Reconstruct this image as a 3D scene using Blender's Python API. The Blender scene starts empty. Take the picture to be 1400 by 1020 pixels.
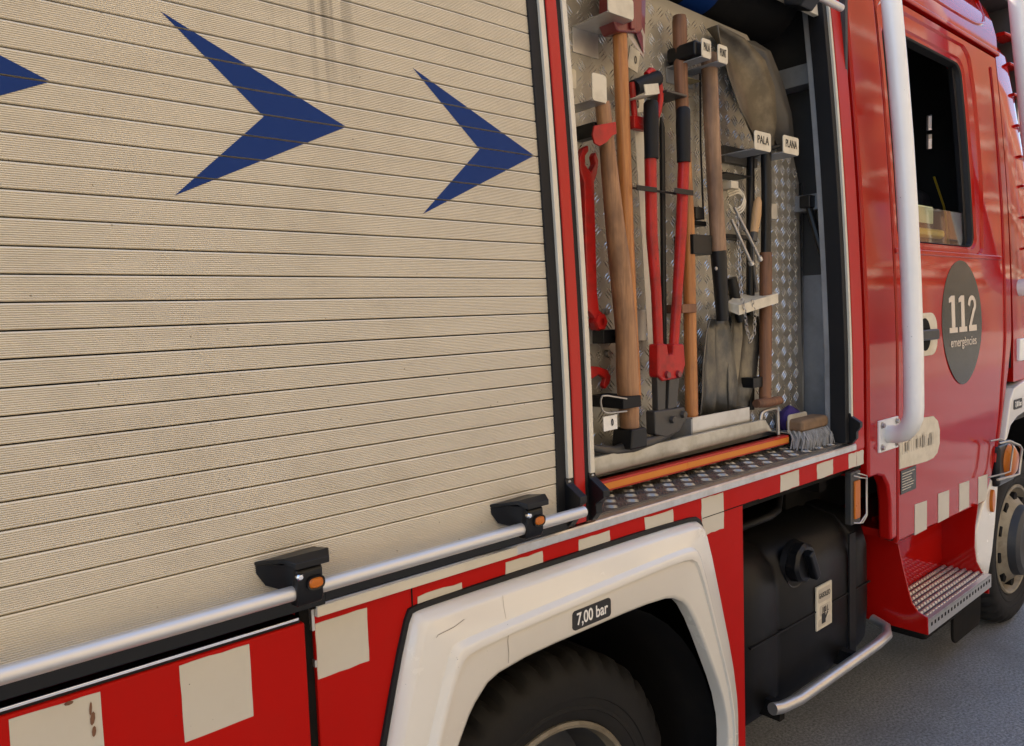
import bpy, bmesh, math, random
from mathutils import Vector, Matrix
random.seed(7)
R = math.radians
S = bpy.context.scene
C = S.collection

# ------------------------------------------------------------------ camera
cam_d = bpy.data.cameras.new('camera'); cam = bpy.data.objects.new('camera', cam_d); C.objects.link(cam)
cam_d.sensor_width = 36; cam_d.lens = 27.000; cam_d.clip_start = 0.05; cam_d.clip_end = 500
yaw, pitch, roll = 0.72168, -0.07396, -0.03448
fwd = Vector((math.sin(yaw)*math.cos(pitch), math.cos(yaw)*math.cos(pitch), math.sin(pitch)))
rgt = Vector((math.cos(yaw), -math.sin(yaw), 0)); up = rgt.cross(fwd)
r2 = rgt*math.cos(roll) + up*math.sin(roll); u2 = up*math.cos(roll) - rgt*math.sin(roll)
m = Matrix((r2, u2, -fwd)).transposed().to_4x4(); m.translation = (0, -1.200, 1.790)
cam.matrix_world = m
S.camera = cam

# ------------------------------------------------------------------ sky, sun, exposure
SUN_EL, SUN_AZ = R(52), R(-14)           # the sun stands behind the truck, over its far side
w = bpy.data.worlds.new('World'); S.world = w; w.use_nodes = True
nt = w.node_tree; bg = nt.nodes['Background']
sky = nt.nodes.new('ShaderNodeTexSky'); sky.sky_type = 'NISHITA'; sky.sun_disc = False
sky.sun_elevation = SUN_EL; sky.sun_rotation = SUN_AZ; sky.air_density = 1.0; sky.dust_density = 1.5; sky.ozone_density = 1.0
nt.links.new(sky.outputs[0], bg.inputs[0]); bg.inputs[1].default_value = 0.15
sd = bpy.data.lights.new('sun', 'SUN'); sd.energy = 2.7; sd.angle = R(0.5); sd.color = (1, .90, .74)
sun = bpy.data.objects.new('sun', sd); C.objects.link(sun)
to_sun = Vector((math.sin(SUN_AZ)*math.cos(SUN_EL), math.cos(SUN_AZ)*math.cos(SUN_EL), math.sin(SUN_EL)))
sun.rotation_euler = (-to_sun).to_track_quat('-Z', 'Y').to_euler(); sun.location = to_sun*40
S.view_settings.view_transform = 'Standard'; S.view_settings.look = 'None'
S.view_settings.exposure = 1.80; S.view_settings.gamma = 1; S.view_settings.use_curve_mapping = False
S.render.engine = 'CYCLES'
S.cycles.max_bounces = 8; S.cycles.diffuse_bounces = 4; S.cycles.use_denoising = True
S.cycles.sample_clamp_indirect = 4

# ------------------------------------------------------------------ materials
def nodes(name):
    mt = bpy.data.materials.new(name); mt.use_nodes = True
    n = mt.node_tree; return mt, n, n.nodes['Principled BSDF'], n.nodes, n.links
def geo_pos(N):
    return N.new('ShaderNodeNewGeometry').outputs['Position']
def mapped(N, Lk, scale, src=None, rot=None):
    mp = N.new('ShaderNodeMapping'); mp.inputs['Scale'].default_value = scale
    if rot: mp.inputs['Rotation'].default_value = rot
    Lk.new(src or geo_pos(N), mp.inputs['Vector']); return mp.outputs[0]
def noise(N, Lk, vec, scale, detail=4, rough=.6):
    n = N.new('ShaderNodeTexNoise'); n.inputs['Scale'].default_value = scale
    n.inputs['Detail'].default_value = detail; n.inputs['Roughness'].default_value = rough
    Lk.new(vec, n.inputs['Vector']); return n.outputs[0]
def ramp(N, Lk, fac, a, b, ca=(0,0,0,1), cb=(1,1,1,1)):
    r = N.new('ShaderNodeValToRGB'); r.color_ramp.elements[0].position = a; r.color_ramp.elements[1].position = b
    r.color_ramp.elements[0].color = ca; r.color_ramp.elements[1].color = cb
    Lk.new(fac, r.inputs[0]); return r.outputs[0]
def mix(N, Lk, fac, a, b, mode='MIX'):
    x = N.new('ShaderNodeMix'); x.data_type = 'RGBA'; x.blend_type = mode
    for k, val in ((0, fac), (6, a), (7, b)):
        if hasattr(val, 'links') or hasattr(val, 'is_linked'): Lk.new(val, x.inputs[k])
        else: x.inputs[k].default_value = val if k == 0 else (*val, 1) if len(val) == 3 else val
    return x.outputs[2]
def rangev(N, Lk, v, a, b):
    q = N.new('ShaderNodeMapRange'); q.inputs[3].default_value = a; q.inputs[4].default_value = b
    Lk.new(v, q.inputs[0]); return q.outputs[0]
def bump(N, Lk, h, bs, strength, dist=.002):
    b = N.new('ShaderNodeBump'); b.inputs['Strength'].default_value = strength; b.inputs['Distance'].default_value = dist
    Lk.new(h, b.inputs['Height']); Lk.new(b.outputs[0], bs.inputs['Normal'])

def mat(name, col, rough=.5, metal=0, dirt=.0, dirt_col=(.09,.075,.055), dirt_scale=9, stretch=(1,1,1), specks=0, coat=0, bumpy=0, bump_scale=60, vary=.12, spec=.5, rvar=1.0):
    mt, n, bs, N, Lk = nodes(name)
    bs.inputs['Metallic'].default_value = metal; bs.inputs['Specular IOR Level'].default_value = spec
    bs.inputs['Coat Weight'].default_value = coat; bs.inputs['Coat Roughness'].default_value = .06
    vec = mapped(N, Lk, stretch)
    a = noise(N, Lk, vec, dirt_scale, 6, .65)
    c = mix(N, Lk, rangev(N, Lk, noise(N, Lk, vec, 3.1, 3), 0, 1), tuple(k*(1-vary) for k in col), tuple(min(1, k*(1+vary)) for k in col))
    if dirt > 0:
        dm = ramp(N, Lk, a, .5-.1*dirt, .95-.3*dirt)
        mm = N.new('ShaderNodeMath'); mm.operation = 'MULTIPLY'; mm.inputs[1].default_value = min(1, dirt); Lk.new(dm, mm.inputs[0])
        c = mix(N, Lk, mm.outputs[0], c, dirt_col)
    if specks > 0:
        v = N.new('ShaderNodeTexVoronoi'); v.inputs['Scale'].default_value = 55; Lk.new(geo_pos(N), v.inputs['Vector'])
        sp = ramp(N, Lk, v.outputs['Distance'], .045*specks, .07*specks, (1,1,1,1), (0,0,0,1))
        big = ramp(N, Lk, noise(N, Lk, geo_pos(N), 7, 2), .56, .66)
        mm = N.new('ShaderNodeMath'); mm.operation = 'MULTIPLY'; Lk.new(sp, mm.inputs[0]); Lk.new(big, mm.inputs[1])
        c = mix(N, Lk, mm.outputs[0], c, (.05,.04,.03))
    Lk.new(c, bs.inputs['Base Color'])
    Lk.new(rangev(N, Lk, a, max(.02, rough-.1*rvar), min(1, rough+.14*rvar)), bs.inputs['Roughness'])
    if bumpy: bump(N, Lk, noise(N, Lk, geo_pos(N), bump_scale, 3), bs, bumpy)
    return mt

MT = {}
MT['red_gloss'] = mat('red gloss paint', (.35,.005,.003), .055, coat=.0, spec=.27, rvar=.3, dirt=.10, dirt_col=(.2,.03,.02), vary=.05, bumpy=.16, bump_scale=4.5)
MT['red_satin'] = mat('red faded paint', (.40,.0045,.0018), .48, spec=.12, dirt=.22, dirt_col=(.26,.02,.012), vary=.07, specks=.8)
MT['red_frame'] = mat('red frame paint', (.40,.008,.005), .30, spec=.35, dirt=.2, dirt_col=(.28,.04,.03), vary=.08)
MT['cream_paint'] = mat('white fender paint', (.68,.635,.54), .22, coat=.7, dirt=.12, dirt_col=(.5,.44,.34), vary=.04, specks=.7)
MT['sticker'] = mat('white reflective sheet', (.52,.48,.39), .5, dirt=.22, dirt_col=(.36,.30,.22), vary=.05, specks=.8)
MT['plate_cream'] = mat('cream label plate', (.62,.56,.43), .5, dirt=.55, dirt_col=(.30,.25,.17), dirt_scale=16, vary=.06, specks=1)
MT['alu'] = mat('aluminium', (.62,.60,.56), .36, metal=.85, dirt=.4, dirt_col=(.25,.23,.2), dirt_scale=14, vary=.1)
MT['alu_bright'] = mat('polished aluminium', (.60,.59,.57), .30, metal=1, dirt=.6, dirt_col=(.30,.28,.25), dirt_scale=17, vary=.1)
MT['alu_cream'] = mat('pale aluminium trim', (.62,.57,.46), .45, metal=.2, dirt=.35, dirt_col=(.3,.26,.2), vary=.08)
MT['tube'] = mat('anodised tube', (.62,.61,.59), .42, metal=.6, dirt=.25, dirt_col=(.4,.37,.32), stretch=(.3,1,1), vary=.05)
MT['black_rubber'] = mat('black rubber', (.009,.009,.010), .55, spec=.25, dirt=.25, dirt_col=(.03,.027,.023), vary=.2)
MT['tank_plastic'] = mat('black tank plastic', (.006,.006,.0065), .42, spec=.2, dirt=.3, dirt_col=(.022,.019,.016), dirt_scale=6)
MT['black_plastic'] = mat('black plastic', (.007,.0072,.008), .34, spec=.3, dirt=.15, dirt_col=(.035,.03,.027), vary=.2, bumpy=.05, bump_scale=300)
MT['dark'] = mat('dark underbody and shade', (.008,.0075,.007), .8, spec=.15, dirt=.4, dirt_col=(.03,.025,.02), vary=.3)
MT['tyre'] = mat('tyre rubber', (.011,.0105,.010), .75, spec=.3, dirt=.4, dirt_col=(.026,.022,.018), dirt_scale=6, vary=.2, bumpy=.2, bump_scale=90)
MT['rim_cream'] = mat('dirty rim', (.26,.225,.16), .5, dirt=.8, dirt_col=(.12,.09,.05), dirt_scale=11)
MT['rim_dark'] = mat('dark hub', (.035,.036,.038), .5, dirt=.5, dirt_col=(.10,.09,.07))
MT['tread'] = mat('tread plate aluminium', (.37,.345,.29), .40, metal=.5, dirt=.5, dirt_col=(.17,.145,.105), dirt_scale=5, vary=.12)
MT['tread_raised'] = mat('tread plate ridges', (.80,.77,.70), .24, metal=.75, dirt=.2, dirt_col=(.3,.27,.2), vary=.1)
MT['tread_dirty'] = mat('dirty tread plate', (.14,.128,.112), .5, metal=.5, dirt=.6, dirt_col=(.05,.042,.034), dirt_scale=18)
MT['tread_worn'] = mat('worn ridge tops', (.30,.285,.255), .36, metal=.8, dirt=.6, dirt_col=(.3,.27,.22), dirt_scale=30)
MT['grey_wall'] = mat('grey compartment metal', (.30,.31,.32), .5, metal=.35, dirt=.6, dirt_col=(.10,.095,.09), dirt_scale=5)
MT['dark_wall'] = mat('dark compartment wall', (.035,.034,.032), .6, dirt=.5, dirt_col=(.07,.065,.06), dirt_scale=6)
MT['steel_dark'] = mat('worn dark steel', (.075,.072,.068), .45, metal=.6, dirt=.55, dirt_col=(.13,.10,.07), dirt_scale=13)
MT['steel_blade'] = mat('scuffed shovel steel', (.085,.083,.077), .38, metal=.6, dirt=.9, dirt_col=(.23,.205,.16), dirt_scale=14, stretch=(1,1,.6))
MT['steel_brown'] = mat('dusty brown shovel steel', (.085,.070,.048), .42, metal=.55, dirt=.8, dirt_col=(.24,.20,.14), dirt_scale=7, vary=.3)
MT['steel_light'] = mat('bare steel', (.45,.43,.40), .38, metal=.9, dirt=.4, dirt_col=(.2,.17,.13), dirt_scale=20)
MT['red_tool'] = mat('red tool paint', (.42,.012,.010), .34, spec=.35, dirt=.75, dirt_col=(.12,.014,.010), dirt_scale=19, specks=2.2, vary=.2)
MT['red_dark'] = mat('dark red axe paint', (.16,.012,.012), .32, coat=.3, dirt=.3, dirt_col=(.07,.012,.01))
MT['blue'] = mat('blue foil', (.005,.029,.140), .45, spec=.15, dirt=.2, dirt_col=(.03,.05,.14), vary=.08)
MT['amber'] = mat('amber lens', (.46,.12,.006), .28, coat=.1, spec=.3, vary=.12)
MT['orange_band'] = mat('orange reflective tape', (.62,.21,.02), .45, dirt=.3, dirt_col=(.5,.15,.02), vary=.08)
MT['red_band'] = mat('red pull-out rail', (.42,.022,.012), .4, dirt=.2, dirt_col=(.2,.02,.01))
MT['white_rail'] = mat('white rail paint', (.76,.75,.71), .30, coat=.3, dirt=.15, dirt_col=(.5,.45,.35), specks=1.2)
MT['chrome'] = mat('chrome', (.75,.75,.76), .14, metal=1, dirt=.15, dirt_col=(.4,.4,.4))
MT['grey_oval'] = mat('grey emblem foil', (.030,.027,.019), .2, spec=.18, dirt=.3, dirt_col=(.14,.13,.10))
MT['ghost_red'] = mat('faded emblem shadow', (.25,.008,.006), .08, spec=.27, rvar=.3, vary=.04)
MT['ink'] = mat('black ink', (.015,.014,.013), .5)
MT['white_ink'] = mat('white lettering', (.78,.74,.66), .45, dirt=.1)
MT['cream_ink'] = mat('cream lettering', (.62,.53,.42), .45, dirt=.1)
MT['grey_ink'] = mat('worn grey lettering', (.46,.41,.32), .5)
MT['purple'] = mat('purple cloth', (.035,.018,.13), .9, dirt=.3, dirt_col=(.015,.01,.05), bumpy=.5, bump_scale=80)
MT['bristle'] = mat('grey bristle', (.46,.44,.41), .7, dirt=.5, dirt_col=(.1,.085,.07), dirt_scale=40)
MT['yellow'] = mat('yellow plastic', (.62,.42,.03), .4)
MT['green_pale'] = mat('pale green sheet', (.55,.60,.35), .5)
MT['seat'] = mat('black seat cloth', (.03,.03,.034), .9)
MT['cab_inside'] = mat('dark cab trim', (.035,.035,.036), .7)
MT['brass'] = mat('dull brass', (.45,.38,.2), .4, metal=.7, dirt=.4)
MT['brush_wood'] = mat('brush wood', (.19,.115,.06), .75, dirt=.6, dirt_col=(.07,.05,.035), dirt_scale=25)
MT['pale_wood'] = mat('pale wood grip', (.45,.27,.12), .5, dirt=.25, dirt_col=(.25,.14,.06), stretch=(6,6,.6))
MT['tray_cream'] = mat('scuffed tray lip', (.50,.475,.40), .45, metal=.3, dirt=.75, dirt_col=(.27,.24,.18), dirt_scale=14, specks=1.4)

def wood(name, a, b, d, rough=.55):
    mt, n, bs, N, Lk = nodes(name)
    v = mapped(N, Lk, (30, 30, 1.4)); f = noise(N, Lk, v, 3, 8, .7)
    c = mix(N, Lk, ramp(N, Lk, f, .36, .64), a, b)
    g = noise(N, Lk, mapped(N, Lk, (1, 1, .5)), 9, 4)
    c = mix(N, Lk, ramp(N, Lk, g, .48, .72), c, d)
    Lk.new(c, bs.inputs['Base Color']); bs.inputs['Roughness'].default_value = rough
    bump(N, Lk, f, bs, .25, .001); return mt
MT['wood_orange'] = wood('orange ash handle', (.30,.105,.028), (.50,.215,.062), (.17,.06,.022), .40)
MT['wood_dark'] = wood('dark worn handle', (.11,.046,.022), (.22,.095,.042), (.055,.027,.016))
MT['wood_pick'] = wood('worn brown handle', (.24,.115,.050), (.44,.235,.110), (.13,.065,.032))
MT['wood_grey'] = wood('dusty brown handle', (.20,.110,.058), (.34,.205,.118), (.12,.068,.040))

# roller shutter foil: pale anodised slats with dark drip stains under the roof seam
def shutter_mat():
    mt, n, bs, N, Lk = nodes('pale ribbed shutter slat')
    p = geo_pos(N)
    base = mix(N, Lk, rangev(N, Lk, noise(N, Lk, mapped(N, Lk, (1.2,1,9)), 3, 5), 0, 1), (.58,.52,.405), (.71,.645,.51))
    st = noise(N, Lk, mapped(N, Lk, (24,1,.9)), 2.2, 4, .55)
    sx = N.new('ShaderNodeSeparateXYZ'); Lk.new(p, sx.inputs[0])
    hi = N.new('ShaderNodeMapRange'); hi.inputs[1].default_value = 2.12; hi.inputs[2].default_value = 2.45; Lk.new(sx.outputs[2], hi.inputs[0])
    cen = N.new('ShaderNodeMapRange'); cen.inputs[1].default_value = .62; cen.inputs[2].default_value = .66
    wv = N.new('ShaderNodeMath'); wv.operation = 'SUBTRACT'; wv.inputs[1].default_value = .665; Lk.new(sx.outputs[0], wv.inputs[0])
    ab = N.new('ShaderNodeMath'); ab.operation = 'ABSOLUTE'; Lk.new(wv.outputs[0], ab.inputs[0])
    near = N.new('ShaderNodeMapRange'); near.inputs[1].default_value = .11; near.inputs[2].default_value = .0; Lk.new(ab.outputs[0], near.inputs[0])
    f1 = ramp(N, Lk, st, .50, .66)
    m1 = N.new('ShaderNodeMath'); m1.operation = 'MULTIPLY'; Lk.new(f1, m1.inputs[0]); Lk.new(hi.outputs[0], m1.inputs[1])
    m2 = N.new('ShaderNodeMath'); m2.operation = 'MULTIPLY'; Lk.new(m1.outputs[0], m2.inputs[0]); Lk.new(near.outputs[0], m2.inputs[1])
    c = mix(N, Lk, m2.outputs[0], base, (.16,.13,.09))
    v = N.new('ShaderNodeTexVoronoi'); v.inputs['Scale'].default_value = 26; Lk.new(p, v.inputs['Vector'])
    c = mix(N, Lk, ramp(N, Lk, v.outputs['Distance'], .03, .05, (1,1,1,1), (0,0,0,1)), c, (.30,.25,.17))
    gr = ramp(N, Lk, noise(N, Lk, mapped(N, Lk, (1.5,1,1.5)), 2.3, 6, .7), .52, .8)
    gm = N.new('ShaderNodeMath'); gm.operation = 'MULTIPLY'; gm.inputs[1].default_value = .35; Lk.new(gr, gm.inputs[0])
    c = mix(N, Lk, gm.outputs[0], c, (.36,.30,.20))
    Lk.new(c, bs.inputs['Base Color']); bs.inputs['Metallic'].default_value = .15; bs.inputs['Roughness'].default_value = .46
    return mt
MT['slat'] = shutter_mat()

def asphalt():
    mt, n, bs, N, Lk = nodes('asphalt')
    p = geo_pos(N)
    f = ramp(N, Lk, noise(N, Lk, p, 85, 6, .8), .36, .66); g = noise(N, Lk, p, 1.3, 7, .65)
    c = mix(N, Lk, f, (.09,.093,.101), (.46,.47,.50)); gm = N.new('ShaderNodeMath'); gm.operation = 'MULTIPLY'; gm.inputs[1].default_value = .55; Lk.new(ramp(N, Lk, g, .45, .62), gm.inputs[0])
    c = mix(N, Lk, gm.outputs[0], c, (.15,.15,.153))
    v = N.new('ShaderNodeTexVoronoi'); v.inputs['Scale'].default_value = 120; Lk.new(p, v.inputs['Vector'])
    c = mix(N, Lk, ramp(N, Lk, v.outputs['Distance'], .10, .2, (.8,.8,.8,1), (0,0,0,1)), c, (.46,.46,.46))
    Lk.new(c, bs.inputs['Base Color']); bs.inputs['Roughness'].default_value = .72
    bump(N, Lk, f, bs, .9, .007); return mt
MT['asphalt'] = asphalt()
MT['paving'] = mat('pavement stone', (.30,.28,.25), .8, dirt=.4, dirt_col=(.2,.18,.15), dirt_scale=2)
MT['stucco'] = mat('ochre stucco', (.55,.43,.27), .9, dirt=.4, dirt_col=(.46,.31,.17), dirt_scale=.6, bumpy=.3)
MT['brick'] = mat('orange brick', (.30,.135,.055), .85, dirt=.5, dirt_col=(.16,.07,.035), dirt_scale=1.2)  # wall colour kept dark in place of shade on the far facade
MT['scratch'] = mat('scratch', (.22,.18,.13), .6)
MT['stucco_pale'] = mat('pale stucco', (.70,.60,.45), .9, dirt=.3, dirt_col=(.5,.4,.3), dirt_scale=.6)
MT['window_dark'] = mat('window glass dark', (.02,.025,.03), .08, spec=.8)
MT['shutter_brown'] = mat('brown blind', (.12,.06,.03), .7)
MT['iron'] = mat('balcony iron', (.02,.02,.02), .5)

def glass():
    mt, n, bs, N, Lk = nodes('window pane')
    bs.inputs['Transmission Weight'].default_value = 1; bs.inputs['Roughness'].default_value = .02; bs.inputs['IOR'].default_value = 1.3
    bs.inputs['Base Color'].default_value = (.82,.86,.84,1); return mt
MT['glass'] = glass()

# ------------------------------------------------------------------ mesh helpers
def lean(z):                       # the truck's side leans in a little towards the roof
    d = max(0., z-1.5); return .02*d + .03*d*d

class G:
    def __init__(s): s.v = []; s.f = []
    def add(s, vs, fs):
        b = len(s.v); s.v += [tuple(q) for q in vs]; s.f += [tuple(b+i for i in f) for f in fs]; return s
    def box(s, x0, x1, y0, y1, z0, z1):
        vs = [(x,y,z) for x in (x0,x1) for y in (y0,y1) for z in (z0,z1)]
        return s.add(vs, [(0,1,3,2),(4,6,7,5),(0,4,5,1),(2,3,7,6),(0,2,6,4),(1,5,7,3)])
    def obox(s, c, ax, ay, az, hx, hy, hz):      # oriented box
        c, ax, ay, az = Vector(c), Vector(ax).normalized(), Vector(ay).normalized(), Vector(az).normalized()
        vs = [c+ax*hx*i+ay*hy*j+az*hz*k for i in (-1,1) for j in (-1,1) for k in (-1,1)]
        return s.add(vs, [(0,1,3,2),(4,6,7,5),(0,4,5,1),(2,3,7,6),(0,2,6,4),(1,5,7,3)])
    def prism(s, poly, y0, y1):                  # outline in x,z pushed along y
        poly = [(p[0], p[-1]) for p in poly]; n = len(poly)
        vs = [(x,y0,z) for x,z in poly] + [(x,y1,z) for x,z in poly]
        return s.add(vs, [tuple(range(n)), tuple(range(2*n-1, n-1, -1))] + [(i, i+n, (i+1)%n+n, (i+1)%n) for i in range(n)])
    def prism_x(s, poly, x0, x1):                # outline in y,z pushed along x
        n = len(poly); vs = [(x0,y,z) for y,z in poly] + [(x1,y,z) for y,z in poly]
        return s.add(vs, [tuple(range(n)), tuple(range(2*n-1, n-1, -1))] + [(i, i+n, (i+1)%n+n, (i+1)%n) for i in range(n)])
    def loft(s, rings, closed=False, cap=False):
        n = len(rings[0]); b = []
        for r in rings: b += list(r)
        fs = []
        for k in range(len(rings)-1):
            for i in range(n if closed else n-1):
                j = (i+1) % n; fs.append((k*n+i, k*n+j, (k+1)*n+j, (k+1)*n+i))
        if cap: fs += [tuple(range(n-1, -1, -1)), tuple((len(rings)-1)*n+i for i in range(n))]
        return s.add(b, fs)
    def tube(s, pts, r, n=14, cap=True, flat=1.0):
        pts = [Vector(p) for p in pts]; rs = r if isinstance(r, (list, tuple)) else [r]*len(pts)
        t0 = (pts[1]-pts[0]).normalized(); a = Vector((0,1,0)) if abs(t0.y) < .9 else Vector((1,0,0))
        u = t0.cross(a).normalized(); rings = []
        for i, p in enumerate(pts):
            t = (pts[min(i+1, len(pts)-1)] - pts[max(i-1, 0)]).normalized()
            u = (u - t*u.dot(t)).normalized(); v = t.cross(u)
            rings.append([p + u*math.cos(k*2*math.pi/n)*rs[i] + v*math.sin(k*2*math.pi/n)*rs[i]*flat for k in range(n)])
        return s.loft(rings, True, cap)
    def lathe(s, prof, c, n=48, mod=None):       # profile (radius, y) turned about the y axis through c
        rings = []
        for j, (r, y) in enumerate(prof):
            rings.append([(c[0]+(r+(mod(j,k) if mod else 0))*math.cos(k*2*math.pi/n), c[1]+y, c[2]+(r+(mod(j,k) if mod else 0))*math.sin(k*2*math.pi/n)) for k in range(n)])
        return s.loft(rings, True)

def obj(name, g, m_, parent=None, bevel=0, smooth=30, tumble=False, solid=0, segs=2, cuts=12):
    me = bpy.data.meshes.new(name); me.from_pydata(g.v, [], g.f); me.update()
    bm = bmesh.new(); bm.from_mesh(me)
    bmesh.ops.remove_doubles(bm, verts=bm.verts, dist=1e-5)
    if tumble:
        zs = [v.co.z for v in bm.verts]; lo, hi = max(1.5, min(zs)), max(zs)
        if hi-lo > .2:
            for i in range(1, cuts):
                z = lo+(hi-lo)*i/cuts
                bmesh.ops.bisect_plane(bm, geom=bm.verts[:]+bm.edges[:]+bm.faces[:], plane_co=(0,0,z), plane_no=(0,0,1))
        for v in bm.verts: v.co.y += lean(v.co.z)
    if not solid: bmesh.ops.recalc_face_normals(bm, faces=bm.faces)
    bm.to_mesh(me); bm.free()
    if smooth:
        me.shade_smooth(); me.set_sharp_from_angle(angle=R(smooth))
    me.materials.append(MT[m_])
    o = bpy.data.objects.new(name, me); C.objects.link(o)
    if solid:
        q = o.modifiers.new('thickness', 'SOLIDIFY'); q.thickness = solid; q.offset = 0
    if bevel:
        q = o.modifiers.new('bevel', 'BEVEL'); q.width = bevel; q.segments = segs; q.limit_method = 'ANGLE'; q.angle_limit = R(40); q.harden_normals = True
    if parent is not None: put(o, parent)
    return o
def put(o, parent):
    o.parent = parent
    loc = parent.location.copy(); p = parent.parent
    while p is not None: p = p.parent
    o.matrix_parent_inverse = parent_world(parent).inverted()
def parent_world(p):
    mtx = Matrix.LocRotScale(p.location, p.rotation_euler, p.scale)
    if p.parent is not None: mtx = parent_world(p.parent) @ p.matrix_parent_inverse @ mtx
    return mtx
def tag(o, label=None, cat=None, group=None, kind=None):
    for k, v in (('label', label), ('category', cat), ('group', group), ('kind', kind)):
        if v: o[k] = v
    return o
def thing(name, label, cat, loc, group=None):
    o = bpy.data.objects.new(name, None); C.objects.link(o); o.location = loc; o.empty_display_size = .05
    return tag(o, label, cat, group)
def hub(name, parent, loc=(0,0,0)):              # a part that only gathers its own pieces
    o = bpy.data.objects.new(name, None); C.objects.link(o); o.location = loc; o.empty_display_size = .05
    put(o, parent); return o
def text(name, s, x, y, z, size, m_, parent, sx=1.0, tumble=False, bold=0, tilt=0):
    cu = bpy.data.curves.new(name, 'FONT'); cu.body = s; cu.size = size; cu.extrude = .0004; cu.offset = bold
    cu.align_x = 'CENTER'; cu.align_y = 'CENTER'
    t = bpy.data.objects.new(name, cu); C.objects.link(t); bpy.context.view_layer.update()
    me = bpy.data.meshes.new_from_object(t.evaluated_get(bpy.context.evaluated_depsgraph_get()))
    bpy.data.objects.remove(t)
    g = G(); ct, st = math.cos(tilt), math.sin(tilt)
    g.v = [(x+(v.co.x*ct-v.co.y*st)*sx, y-v.co.z, z+v.co.x*st+v.co.y*ct) for v in me.vertices]; g.f = [tuple(p.vertices) for p in me.polygons]
    return obj(name, g, m_, parent, smooth=0, tumble=tumble)
def rrect(x0, x1, z0, z1, r, k=6):
    out = []
    for cx, cz, a in ((x1-r, z1-r, 0), (x0+r, z1-r, 90), (x0+r, z0+r, 180), (x1-r, z0+r, 270)):
        for i in range(k+1):
            t = R(a+90*i/k); out.append((cx+r*math.cos(t), cz+r*math.sin(t)))
    return out
def chaikin(p, it=2):
    for _ in range(it):
        q = [p[0]]
        for a, b in zip(p[:-1], p[1:]):
            q += [tuple(.82*x+.18*y for x, y in zip(a, b)), tuple(.18*x+.82*y for x, y in zip(a, b))]
        p = q+[p[-1]]
    return p
def lerp(a, b, t): return tuple(x+(y-x)*t for x, y in zip(a, b))
def holed(outer, inner, c):                      # matching outlines of a panel and of the hole in it, cast from c
    def hit(poly, a):
        d = (math.cos(a), math.sin(a)); best = None
        for (x0,z0), (x1,z1) in zip(poly, poly[1:]+poly[:1]):
            ex, ez = x1-x0, z1-z0; den = d[0]*ez-d[1]*ex
            if abs(den) < 1e-12: continue
            t = ((x0-c[0])*ez-(z0-c[1])*ex)/den; u = ((x0-c[0])*d[1]-(z0-c[1])*d[0])/den
            if t > 0 and -1e-9 <= u <= 1+1e-9 and (best is None or t > best): best = t
        return (c[0]+d[0]*best, c[1]+d[1]*best)
    an = sorted({round(math.atan2(z-c[1], x-c[0]), 5) for x, z in outer+inner})
    return [hit(outer, a) for a in an], [hit(inner, a) for a in an]

# ================================================================== the setting
rd = obj('road', G().add([(-60,-6.5,0),(120,-6.5,0),(120,6,0),(-60,6,0)], [(0,1,2,3)]), 'asphalt', smooth=0); tag(rd, 'grey asphalt road under the fire engine', 'road', kind='structure')
pv = obj('pavement', G().box(-60,120,-9.2,-6.5,-.05,.13).box(-60,120,6,9,-.05,.13), 'paving', smooth=0); tag(pv, 'pale stone pavement across the street', 'pavement', kind='structure')
gd = obj('ground', G().add([(-300,-300,-.06),(400,-300,-.06),(400,300,-.06),(-300,300,-.06)], [(0,1,2,3)]), 'paving', smooth=0); tag(gd, 'ground of the town beyond the street', 'ground', kind='structure')

def facade(label, x0, x1, y0, y1, h, wall, face, first, step, door_every):
    b = thing('apartment_building', label, 'building', (x0, y0, 0))
    obj('wall', G().box(x0, x1, y0, y1, -.05, h), wall, b, smooth=0)
    yf = y1 if face > 0 else y0
    obj('plinth', G().box(x0, x1, min(yf, yf+face*.06), max(yf, yf+face*.06), .02, .9), 'paving', b, smooth=0)
    z = 3.6
    while z < h-1:
        obj('floor_band', G().box(x0, x1, min(yf, yf+face*.1), max(yf, yf+face*.1), z-.15, z+.1), 'stucco_pale', b, smooth=0); z += 3.2
    if wall == 'brick':          # unseen shop fronts, added for dark bands in the cab's reflections
        xs = x0+1
        while xs < x1-5:
            sf = obj('added_shop_front', G().box(xs, xs+5.2, yf, yf+.05, .45, 3.0), 'window_dark', b, smooth=0)
            obj('added_shop_frame', G().box(xs-.1, xs, yf, yf+.12, .3, 3.1).box(xs+5.2, xs+5.3, yf, yf+.12, .3, 3.1).box(xs, xs+5.2, yf, yf+.12, 3.0, 3.1), 'stucco_pale', sf, smooth=0); xs += 6.4
    x = first
    while x < x1-1.6:
        for k in range(1 if wall == 'brick' else 0, int((h-1)//3.2)):
            zb = .95 if k == 0 else .62+3.2*k+.15
            zt = 2.9 if k == 0 else zb+2.15
            fr = obj('window', G().box(x-.08, x+1.18, min(yf, yf+face*.05), max(yf, yf+face*.05), zb-.08, zt+.08), 'stucco_pale', b, smooth=0)
            obj('pane', G().box(x, x+1.1, min(yf, yf+face*.07), max(yf, yf+face*.07), zb, zt), 'window_dark' if (k+int(x)) % 3 else 'shutter_brown', fr, smooth=0)
            if k:
                g = G().box(x-.4, x+1.5, min(yf, yf+face*.75), max(yf, yf+face*.75), zb-.2, zb-.05)
                bl = obj('balcony', g, 'stucco_pale', b, smooth=0)
                g = G()
                for i in range(14): g.box(x-.38+i*.14, x-.36+i*.14, yf+face*.71-.01, yf+face*.71+.01, zb-.05, zb+.9)
                g.box(x-.4, x+1.5, yf+face*.71-.02, yf+face*.71+.02, zb+.9, zb+.94)
                obj('railing', g, 'iron', bl, smooth=0)
        x += step
    return b
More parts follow.
